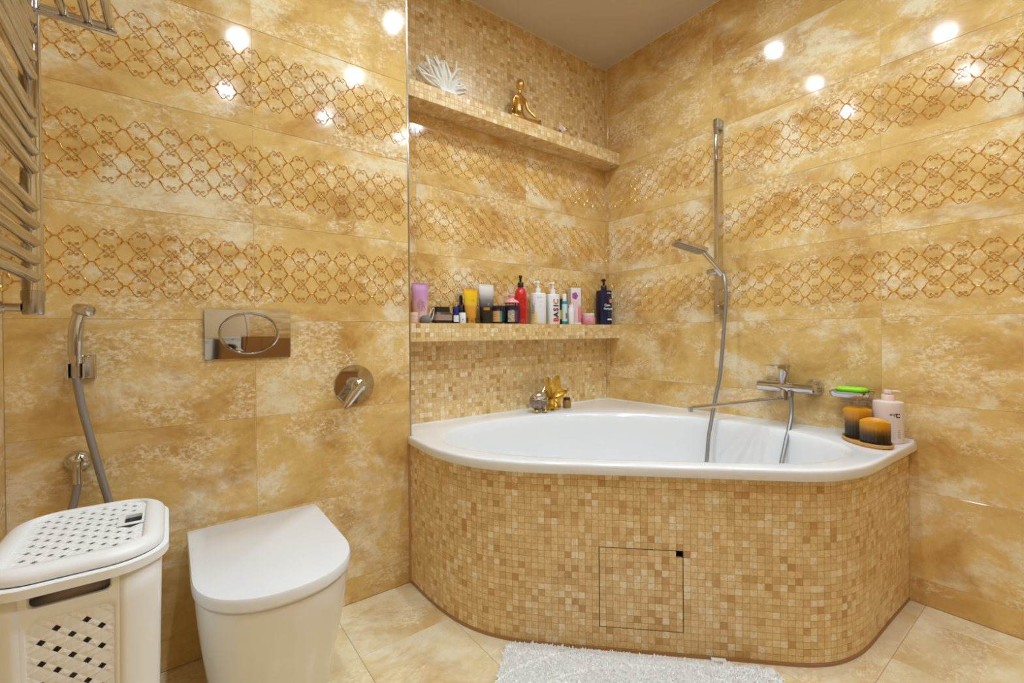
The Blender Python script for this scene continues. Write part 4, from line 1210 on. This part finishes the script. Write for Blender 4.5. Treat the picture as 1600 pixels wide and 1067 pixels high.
# 2 peach pot, 3 clear dome
x, r, h = spot(.772, .812, 1.029, 1.700)
t = cosm('peach_pot', 'small peach-coloured round pot at the left shelf end', 'jar', x, 1.700)
pm = mat('peach_plastic', (0.80, 0.55, 0.44), 0.4)
MB().lathe([(r * .95, 0), (r, 0.002), (r, h * .62)], 28).build('pot', pm, t, smooth=40)
MB().lathe([(r * .99, h * .64), (r * .99, h - .002), (r * .93, h)], 28).build('lid', pm, t, smooth=40)
x, r, h = spot(.815, .872, 1.020, 1.697)
t = cosm('clear_container', 'tiny clear plastic round container before the mauve tube', 'container', x + 0.004, 1.700)
cl = mat('clear_plastic', (0.75, 0.68, 0.64), 0.08, 0, Transmission_Weight=0.75, IOR=1.3)
MB().lathe([(r * .9, 0), (r, 0.004), (r * .96, h * .55), (r * .72, h * .85), (r * .3, h)], 28).build('dome', cl, t, smooth=60)
MB().lathe([(r * .55, 0.0015), (r * .6, 0.012), (r * .3, 0.016)], 20).build('dark_content', mat('dark_powder', (0.12, 0.08, 0.07), 0.7), t, smooth=60)
# 4 taupe box-shaped jar with black lid
yc = 1.728
x = 0.918 * yc / 1.70
t = cosm('cream_jar', 'low wide taupe jar with black lid', 'jar', x, yc)
def rbox(nm, mat_, w_, d_, z0, z1, r_, par, w2=None):
    k = (w2 or w_) / w_
    p = rrect(w_, d_, r_, 5)
    MB().loft([[(a, b, z0) for a, b in p], [(a * k, b * k, z1) for a, b in p]]).build(nm, mat_, par, smooth=35)
rbox('base', BLACK, 0.082, 0.058, 0.0, 0.012, 0.012, t)
rbox('jar_band', mat('taupe_gloss', (0.36, 0.25, 0.19), 0.28), 0.084, 0.060, 0.012, 0.036, 0.012, t)
rbox('shoulder', mat('dark_brown_gloss', (0.10, 0.045, 0.03), 0.2), 0.084, 0.060, 0.036, 0.047, 0.012, t, 0.070)
rbox('lid', BLACK, 0.068, 0.048, 0.047, 0.070, 0.010, t, 0.064)
vs, fs = text_mesh('- - - - -', 0.007)
MB().add([(a + 0.008, -0.0303, 0.026 + b) for a, b, _ in vs], fs).build('print_line', INKW, t)
hb_ = thing('hair_tie', 'thin white looped hair tie leaning on the taupe jar', 'hair tie', (0.868, 1.692, ZB_))
MB().tube(catmull([(0.008 * math.cos(a) + 0.010 * math.sin(a), 0.002 * math.sin(3 * a), 0.032 + 0.030 * math.sin(a)) for a in [2 * math.pi * k / 12 for k in range(12)]], 4, True) + [Vector((0.008, 0, 0.032))], 0.0016, 8).build('loop', WHITE, hb_, smooth=80)
# 5 navy bottle with blue cap
x, r, h = spot(.968, 1.006, 1.058, 1.712)
t = cosm('navy_bottle', 'small navy bottle with blue cap and white label', 'bottle', x, 1.712)
MB().lathe([(r * .95, 0), (r, .002), (r, h * .52), (r * .7, h * .60)], 28).build('bottle_body', mat('navy_glass', (0.008, 0.010, 0.05), 0.2), t, smooth=40)
MB().lathe([(r * .72, h * .58), (r * .76, h * .62), (r * .76, h - .002), (r * .70, h)], 28).build('cap', mat('cobalt_cap', (0.01, 0.018, 0.22), 0.3), t, smooth=40)
patch('label', mat('label_white', (0.72, 0.74, 0.80), 0.5), t, r, VIEWAZ(x, 1.712) + 0.25, 0.75, 0.006, h * .48)
# 6 small white bottle
x, r, h = spot(1.003, 1.041, 1.033, 1.700)
t = cosm('white_flacon', 'small squat white bottle between navy bottle and yellow tube', 'bottle', x + .002, 1.705)
MB().lathe([(r * .95, 0), (r, .002), (r, h * .82), (r * .95, h * .86)], 28).build('bottle_body', WHITE, t, smooth=40)
MB().lathe([(r * .9, h * .86), (r * .9, h - .001), (r * .85, h)], 28).build('cap', WHITE, t, smooth=40)
patch('logo', INK, t, r, VIEWAZ(x, 1.705) + 0.2, 0.12, h * .30, h * .42)
# 7 black dropper-like bottle behind
yc = 1.752
x, r, h = spot(.990, 1.040, 1.108, yc)
t = cosm('black_bottle', 'black glossy bottle with slim spout behind the white flacon', 'bottle', x, yc)
MB().lathe([(r * .9, 0), (r, .003), (r, h * .50), (r * .75, h * .64), (r * .35, h * .68)], 24).build('bottle_body', BLACK, t, smooth=40)
MB().lathe([(r * .34, h * .66), (r * .36, h * .94), (r * .30, h)], 18).build('spout', BLACK, t, smooth=40)
# 8 yellow tube
yc = 1.722
x, r, h = spot(1.029, 1.098, 1.137, yc, .6)
t = cosm('cosmetic_tube', 'yellow and amber squeeze tube on a golden cap', 'tube', x, yc)
b = squeeze(t, r, h, grad_mat('yellow_amber', [(0, (0.62, 0.27, 0.03)), (0.42, (0.68, 0.31, 0.04)), (0.44, (0.62, 0.42, 0.12)), (0.50, (0.80, 0.50, 0.02)), (0.9, (0.85, 0.48, 0.005)), (1, (0.85, 0.40, 0.0))], 0.25), GOLD, 0.024, 0.74, 0, 1.1)
vs, fs = text_mesh('ooooo', 0.006)
for k, zz_ in enumerate((0.105, 0.098)): MB().add([(a + 0.006, -0.0172 + 0.28 * (zz_ - 0.09), zz_ + b_) for a, b_, _ in vs], fs).build('print_line', INK, t)
# 9 white to black tube
x, r, h = spot(1.108, 1.189, 1.163, yc, .6)
t = cosm('cosmetic_tube', 'white fading to black squeeze tube with gold band', 'tube', x, yc)
squeeze(t, r, h, grad_mat('white_black', [(0, (0.012, 0.012, 0.012)), (0.38, (0.02, 0.02, 0.02)), (0.60, (0.22, 0.20, 0.19)), (0.78, (0.62, 0.60, 0.57)), (1, (0.80, 0.78, 0.75))], 0.25), BLACK, 0.0, 0.80, 0, 1.08)
patch('gold_band', GOLD, t, r * .86, VIEWAZ(x, yc), 0.45, 0.060, 0.072, 1.0, off=0.0012)
vs, fs = text_mesh('#', 0.022)
MB().add([(a - .004, -0.0245 + 0.05 * b_, 0.088 + b_) for a, b_, _ in vs], fs).build('emblem', INKG, t)
# 10, 11 dark jars with labels
x, r, h = spot(1.170, 1.247, 1.068, 1.715)
t = cosm('hair_mask_jar', 'dark jar with orange and teal label', 'jar', x, 1.715)
dk = mat('aubergine_plastic', (0.022, 0.012, 0.035), 0.22)
def jar(t, r, h, x, y):
    MB().lathe([(r * .95, 0), (r, .002), (r, h * .76), (r * .97, h * .78)], 32).build('jar_body', mat('black_jar', (0.01, 0.009, 0.012), 0.2), t, smooth=40)
    MB().lathe([(r * 1.0, h * .79), (r * 1.02, h * .80), (r * 1.02, h - .002), (r * .96, h)], 32).build('lid', dk, t, smooth=40)
jar(t, r, h, x, 1.715)
a0 = VIEWAZ(x, 1.715)
patch('label', mat('orange_label', (0.70, 0.33, 0.10), 0.45), t, r, a0 - .25, .62, h * .10, h * .70)
patch('label_edge', mat('teal_label', (0.02, 0.26, 0.34), 0.45), t, r, a0 + .56, .18, h * .10, h * .70)
wrap_text('print_line', 'ooooooo', 0.005, INK, t, r + .0006, a0 - .25, h * .40); wrap_text('print_line', 'ooooo', 0.005, INK, t, r + .0006, a0 - .25, h * .52)
x, r, h = spot(1.244, 1.338, 1.072, 1.718)
t = cosm('hair_mask_jar', 'dark jar with patterned purple label under pink brush', 'jar', x, 1.718)
jar(t, r, h, x, 1.718); a0 = VIEWAZ(x, 1.718); zbr = h
pm_, nt, p = newmat('patterned_label'); tc = nt.nodes.new('ShaderNodeTexCoord'); vo = nt.nodes.new('ShaderNodeTexVoronoi'); vo.inputs['Scale'].default_value = 180
L(nt, tc.outputs['Object'], vo.inputs['Vector']); L(nt, mix(nt, 0.55, vo.outputs['Color'], (0.45, 0.30, 0.12)), p.inputs['Base Color'])
patch('label', pm_, t, r, a0 - .05, .42, h * .10, h * .72)
patch('label_edge', mat('plum_label', (0.10, 0.02, 0.10), 0.45), t, r, a0 + .62, .24, h * .10, h * .72)
for k in range(3): wrap_text('print_line', 'ooo', 0.006, mat('coral_ink', (0.7, 0.25, 0.2), 0.5), t, r + .0006, a0 + .62, h * (.25 + .17 * k))
# 12 pink scalp brush on the jar
t = thing('scalp_brush', 'pink silicone scalp massage brush resting on dark jar', 'brush', (x, 1.718, ZB_ + zbr + 0.0004))
pk = mat('pink_silicone', (0.80, 0.36, 0.35), 0.4)
rb = 0.036
MB().lathe([(rb * .9, .011), (rb, .013), (rb * .97, .018), (rb * .7, .026), (rb * .36, .031), (rb * .30, .040), (rb * .46, .046), (rb * .46, .050), (rb * .3, .054)], 32).build('handle_dome', pk, t, smooth=60)
MB().lathe([(0.003, .053), (0.0045, .057), (0.003, .061)], 12).build('top_knob', pk, t, smooth=60)
for k in range(14):
    a = 2 * math.pi * k / 14
    MB().tube([(rb * .82 * math.cos(a), rb * .82 * math.sin(a), 0.0), (rb * .80 * math.cos(a), rb * .80 * math.sin(a), .0115)], [0.0016, 0.0026], 8).build('bristle', pk, t, smooth=60)
# 13 red bottle
x, r, h = spot(1.306, 1.386, 1.163, 1.720)
t = cosm('red_pump_bottle', 'glossy red pump bottle with black dispenser', 'bottle', x + .004, 1.724)
rd = mat('glossy_red', (0.62, 0.012, 0.015), 0.18, 0, Coat_Weight=0.4)
MB().lathe([(r * .93, 0), (r, .003), (r, h * .62), (r * .97, h * .74), (r * .86, h * .86), (r * .64, h * .95), (r * .40, h * .985), (r * .36, h)], 36).build('bottle_body', rd, t, smooth=60)
pump(t, h - .001, .0145, BLACK, R(-115), 0.058, 0.026, 0.009)
a0 = VIEWAZ(x, 1.724)
wrap_text('lettering', 'SIUNO', 0.034, mat('dark_red_ink', (0.28, 0.004, 0.008), 0.4), t, r + .0004, a0 + .35, h * .42, True, 0.0005)
# 14, 15 white pump bottles
def oval(t, r, sy, h, mat_, name='bottle_body', az=0):
    m = MB(); rings = []
    for f, z in ((.95, 0), (1, .003), (1, h - .006), (.975, h - .002), (.90, h), (.3, h + .004)):
        rings.append([Vector((r * f * math.copysign(abs(math.cos(q)) ** .72, math.cos(q)), r * sy * f * math.copysign(abs(math.sin(q)) ** .72, math.sin(q)), z)) for q in [2 * math.pi * k / 44 for k in range(44)]])
    return m.loft(rings).build(name, mat_, t, smooth=40)
def front_text(t, txt, size, mat_, y, cx, cz, vertical=False, bold=0.0, name='lettering'):
    vs, fs = text_mesh(txt, size, bold)
    MB().add([((cx - b if vertical else cx + a), y, (cz + a if vertical else cz + b)) for a, b, _ in vs], fs).build(name, mat_, t)
RA = R(-18)
x, r, h = spot(1.409, 1.504, 1.137, 1.722, .85)
t = cosm('white_pump_bottle', 'white pump bottle with small grey print and yellow mark', 'bottle', x, 1.722)
t.rotation_euler = (0, 0, RA)
oval(t, r, .84, h, WHITE)
pump(t, h + .003, .0135, mat('white_pump_a', (0.8, 0.79, 0.78), 0.35), R(175), 0.060, 0.024, 0.010)
yf = -r * .84 - .0005
front_text(t, 'OLLIN', .009, INKG, yf, -.006, h * .86)
for k, (w_, zz_) in enumerate((('- ----', .74), ('-- -------', .70), ('-----', .60), ('-------', .55))): front_text(t, w_, .008, INKG, yf, -.002, h * zz_, name='print_line')
MB().box(-r * .98 + .004, -r * .72 + .004, yf, yf + .0004, h * .06, h * .38).build('yellow_mark', mat('yellow_print', (0.80, 0.55, 0.03), 0.5), t)
front_text(t, 'BASIC', .020, INK, yf + .0001, -r * .99, h * .5, True)
x, r, h = spot(1.512, 1.597, 1.137, 1.722, .85)
t = cosm('white_pump_bottle', 'white pump bottle with BASIC in tall coloured letters', 'bottle', x, 1.722)
t.rotation_euler = (0, 0, RA)
oval(t, r, .84, h, WHITE)
pump(t, h + .003, .0135, mat('white_pump_b', (0.8, 0.79, 0.78), 0.35), R(175), 0.060, 0.024, 0.010)
yf = -r * .84 - .0005
for k, (ch, cc) in enumerate((('B', (0.62, 0.02, 0.02)), ('A', (0.05, 0.015, 0.015)), ('S', (0.22, 0.02, 0.03)), ('I', (0.015, 0.012, 0.012)), ('C', (0.50, 0.19, 0.04)))):
    front_text(t, ch, .037, mat('letter_' + ch.lower(), cc, 0.45), yf, 0.006, 0.022 + (0, .0255, .0515, .0715, .092)[k], True, .0018)
# 16 black bottle yellow label, 17 white-teal tube
yc = 1.716
x, r, h = spot(1.596, 1.632, 1.119, 1.716)
t = cosm('slim_black_bottle', 'slim black bottle with yellow label beside BASIC bottle', 'bottle', x + .012, 1.738)
MB().lathe([(r * .95, 0), (r, .002), (r, h * .80), (r * .95, h * .86)], 24).build('bottle_body', BLACK, t, smooth=40)
MB().lathe([(r * .9, h * .86), (r * .9, h), (r * .8, h + .002)], 24).build('cap', BLACK, t, smooth=40)
patch('label', mat('yellow_label', (0.72, 0.66, 0.08), 0.45), t, r, VIEWAZ(x, 1.72), .95, h * .20, h * .56)
x, r, h = spot(1.618, 1.660, 1.145, 1.705)
t = cosm('teal_white_bottle', 'slim white and teal bottle with white cap', 'bottle', x + .004, 1.712)
tl = mat('teal_plastic', (0.01, 0.30, 0.36), 0.3)
MB().lathe([(r * .95, 0), (r, .002), (r, h * .10)], 24).build('teal_base', tl, t, smooth=40)
MB().lathe([(r, h * .10), (r, h * .66)], 24).build('bottle_body', mat('ice_blue', (0.62, 0.72, 0.74), 0.35), t, smooth=40)
MB().lathe([(r, h * .66), (r, h * .74), (r * .75, h * .76)], 24).build('teal_collar', tl, t, smooth=40)
MB().lathe([(r * .72, h * .755), (r * .72, h - .002), (r * .65, h)], 24).build('cap', WHITE, t, smooth=40)
patch('brown_dot', mat('brown_print', (0.30, 0.09, 0.02), 0.5), t, r, VIEWAZ(x, 1.712) + .7, .3, h * .18, h * .36)
# 18 small white bottle in front
x, r, h = spot(1.664, 1.708, 1.090, 1.697)
t = cosm('small_white_bottle', 'small slim white bottle before the pink and white carton', 'bottle', x, 1.699)
MB().lathe([(r * .95, 0), (r, .002), (r, h * .80), (r * .9, h * .83)], 24).build('bottle_body', WHITE, t, smooth=40)
MB().lathe([(r * .82, h * .82), (r * .82, h - .001), (r * .75, h)], 24).build('cap', WHITE, t, smooth=40)
wrap_text('print_line', '-- ---', .012, INKG, t, r + .0004, VIEWAZ(x, 1.7) + .2, h * .5, True)
# 19 pink and white carton
yc = 1.732
k = yc / 1.70
h = 0.937 + (1.177 - 0.937) * k - ZB_
t = cosm('pink_carton', 'tall pink and white carton with flower print', 'carton', 1.708 * k, yc)
t.rotation_euler = (0, 0, R(-22))
MB().box(-.029, .029, -.024, .024, 0, h).build('carton_body', grad_mat('pink_white', [(0, (0.75, 0.17, 0.22)), (0.45, (0.78, 0.26, 0.30)), (0.56, (0.78, 0.62, 0.62)), (1, (0.78, 0.76, 0.76))], 0.4), t, bevel=.0015)
m = MB()
for q in range(5):
    a = 2 * math.pi * q / 5
    m.lathe([(0.009, 0), (0.0085, 0.0006)], 16, (-.006 + .009 * math.cos(a), -.0242, h * .78 + .011 * math.sin(a)), (0, -1, 0))
m.build('flower_print', mat('magenta_print', (0.52, 0.10, 0.36), 0.5), t)
MB().box(-.028, .010, -.0246, -.0238, h * .05, h * .62).build('label', mat('pale_pink_label', (0.80, 0.55, 0.58), 0.5), t)
MB().box(-.029, .029, -.0246, -.0238, 0.0, h * .05).build('label_edge', mat('white_label_edge', (0.8, 0.78, 0.78), 0.5), t)
# 20 pink jar
x, r, h = spot(1.757, 1.868, 1.046, 1.715)
t = cosm('pink_jar', 'round pink cream jar with white lid', 'jar', x, 1.715)
MB().lathe([(r * .9, 0), (r, .004), (r, h * .55), (r * .9, h * .74)], 36).build('jar_body', mat('candy_pink', (0.78, 0.33, 0.38), 0.3), t, smooth=50)
MB().lathe([(r * .88, h * .75), (r * .90, h * .77), (r * .90, h - .002), (r * .85, h)], 36).build('lid', mat('cream_lid', (0.82, 0.74, 0.70), 0.4), t, smooth=40)
wrap_text('print_line', '=--', .012, INK, t, r + .0004, VIEWAZ(x, 1.715) + .15, h * .25)
# 21 navy pump bottle
x, r, h = spot(1.880, 1.996, 1.176, 1.718, .85)
t = cosm('navy_pump_bottle', 'large navy blue pump bottle at the right shelf end', 'bottle', x + .002, 1.718)
t.rotation_euler = (0, 0, R(-22))
oval(t, r, .84, h, mat('deep_navy', (0.006, 0.010, 0.045), 0.22))
pump(t, h + .003, .0165, BLACK, R(175), 0.062, 0.016, 0.012)
yf = -r * .84 - .0005
front_text(t, 'wfLA', .014, INKW, yf, .016, h * .92)
MB().ell((.020, yf + .0012, h * .72), (.013, .0016, .017), 16, 10).build('portrait_hair', mat('dark_hair_print', (0.05, 0.02, 0.02), 0.5), t)
MB().ell((.024, yf + .0006, h * .69), (.009, .0016, .013), 16, 10).build('portrait_face', mat('skin_print', (0.55, 0.28, 0.17), 0.5), t)
front_text(t, 'Con-', .018, INKW, yf - .0012, .004, h * .56, bold=.0006); front_text(t, 'Oompso', .015, INKW, yf - .0012, .008, h * .46, bold=.0006)
for q in range(4): front_text(t, '------', .007, INKW, yf, .014, h * (.36 - .06 * q), name='print_line')
MB().box(.004, .030, yf, yf + .0006, h * .13, h * .17).build('white_tab', INKW, t)

# ------------------------------------------------------------------ bath mat
def make_mat():
    A, B = Vector((0.800, 1.094, 0)), Vector((1.318, 0.548, 0))
    u = (B - A).normalized(); v = Vector((-u.y, u.x, 0))
    if v.dot(Vector((-1, -1, 0))) < 0: v = -v
    W, D = (B - A).length, 0.48
    t = thing('bath_mat', 'white tufted cotton bath mat on the floor before the bathtub', 'bath mat', A + u * W / 2 + v * D / 2)
    cm = mat('white_cotton', (0.95, 0.93, 0.915), 0.95, 0, Sheen_Weight=0.3)
    pts = rrect(W, D, 0.03, 6)
    to = lambda a, b, z: u * a - v * b + Vector((0, 0, z))
    MB().loft([[to(a * k, b * k, z) for a, b in pts] for k, z in ((.99, 0.0005), (1, .004), (.995, .008), (.98, .010))]).build('woven_base', cm, t, smooth=60)
    rnd = random.Random(3); m = MB()
    cxx, cyy = 0.06, -0.10
    for i in range(42000):
        a, b = rnd.uniform(-W / 2, W / 2), rnd.uniform(-D / 2, D / 2)
        ex, ey = abs(a) - (W / 2 - .03), abs(b) - (D / 2 - .03)
        if ex > 0 and ey > 0 and ex * ex + ey * ey > .0009: continue
        rr_ = math.hypot((a - cxx) * 0.75, b - cyy)
        gr = abs(((rr_ / 0.075) % 1.0) - 0.5) * 2          # 1 at the groove
        hgt = 0.0085 * (0.40 if gr > 0.90 else 1.0) * rnd.uniform(.75, 1.2)
        c_ = to(a, b, 0.007); th = rnd.uniform(0, 6.28); w_ = 0.0026
        l = Vector((rnd.gauss(0, .0035), rnd.gauss(0, .0035), hgt))
        q = [c_ + Vector((w_ * math.cos(th + k * 2.094), w_ * math.sin(th + k * 2.094), 0)) for k in range(3)]
        q2 = [c_ + l * .75 + (x_ - c_) * .8 for x_ in q]
        m.add(q + q2 + [c_ + l], [(0, 1, 4, 3), (1, 2, 5, 4), (2, 0, 3, 5), (3, 4, 6), (4, 5, 6), (5, 3, 6)])
    tag(m.build('cotton_pile', cm, t, smooth=80), kind='stuff')
    p = Vector((1.222, 0.658, 0)) - t.location
    q = [p + u * x_ - v * y_ for x_, y_ in ((-.020, -.004), (.020, -.004), (.020, .010), (-.020, .010))]
    MB().loft([[a + Vector((0, 0, .013)) for a in q], [a + Vector((0, 0, .0145)) for a in q]]).build('care_label', WHITE, t)
make_mat()

# ------------------------------------------------------------------ wall hook at the right
t = thing('robe_hook', 'small chrome hook on the right wall at the photo edge', 'hook', (XR, 0.135, 1.64))
MB().lathe([(0.016, 0.0003), (0.016, 0.005), (0.012, 0.008)], 24, axis=(-1, 0, 0)).build('rosette', CHROME, t, smooth=40)
MB().tube(catmull([(-0.006, 0, 0), (-0.03, 0, -0.004), (-0.042, 0, 0.008), (-0.044, 0, 0.022)], 5), 0.005, 10).build('peg', CHROME, t, smooth=60)

# ------------------------------------------------------------------ furniture behind the camera, seen mirrored in the chrome
t = thing('wooden_cabinet', 'low brown wooden cabinet mirrored in the chrome flush plate', 'cabinet', (0.75, YF + 0.02, 0))
wd = mat('orange_brown_wood', (0.36, 0.155, 0.035), 0.3)
MB().box(-0.48, 0.48, 0.0, 0.36, 0.06, 0.80).build('carcass', wd, t, bevel=.003)
MB().box(-0.49, 0.49, -0.005, 0.385, 0.80, 0.83).build('worktop', mat('amber_worktop', (0.50, 0.25, 0.07), 0.2), t, bevel=.004)
for k in (-1, 1):
    d = MB().box(k * 0.24 - 0.232, k * 0.24 + 0.232, 0.36, 0.378, 0.08, 0.785).build('door', wd, t, bevel=.003)
    MB().tube([(k * 0.05, 0.40, 0.62), (k * 0.05, 0.40, 0.72)], 0.005, 8).build('handle', CHROME, d, smooth=60)
t = thing('washing_machine', 'white washing machine mirrored at the flush plate corner', 'washing machine', (-0.02, YF + 0.03, 0))
MB().box(-0.25, 0.25, 0.0, 0.40, 0.01, 0.80).build('housing', CERAM, t, bevel=.01)
MB().lathe([(0.17, 0), (0.17, 0.02), (0.14, 0.035), (0.135, 0.02)], 40, (0, 0.40, 0.40), (0, 1, 0)).build('door_ring', SATIN, t, smooth=40)
MB().lathe([(0.135, 0.0), (0.134, 0.022), (0.06, 0.040)], 40, (0, 0.40, 0.40), (0, 1, 0)).build('door_glass', BLACK, t, smooth=40)
MB().box(-0.23, 0.23, 0.398, 0.404, 0.67, 0.78).build('control_strip', mat('pale_grey_panel', (0.6, 0.6, 0.62), 0.3), t)
MB().lathe([(0.025, 0), (0.023, 0.018)], 24, (0.06, 0.404, 0.725), (0, 1, 0)).build('dial', SATIN, t, smooth=40)
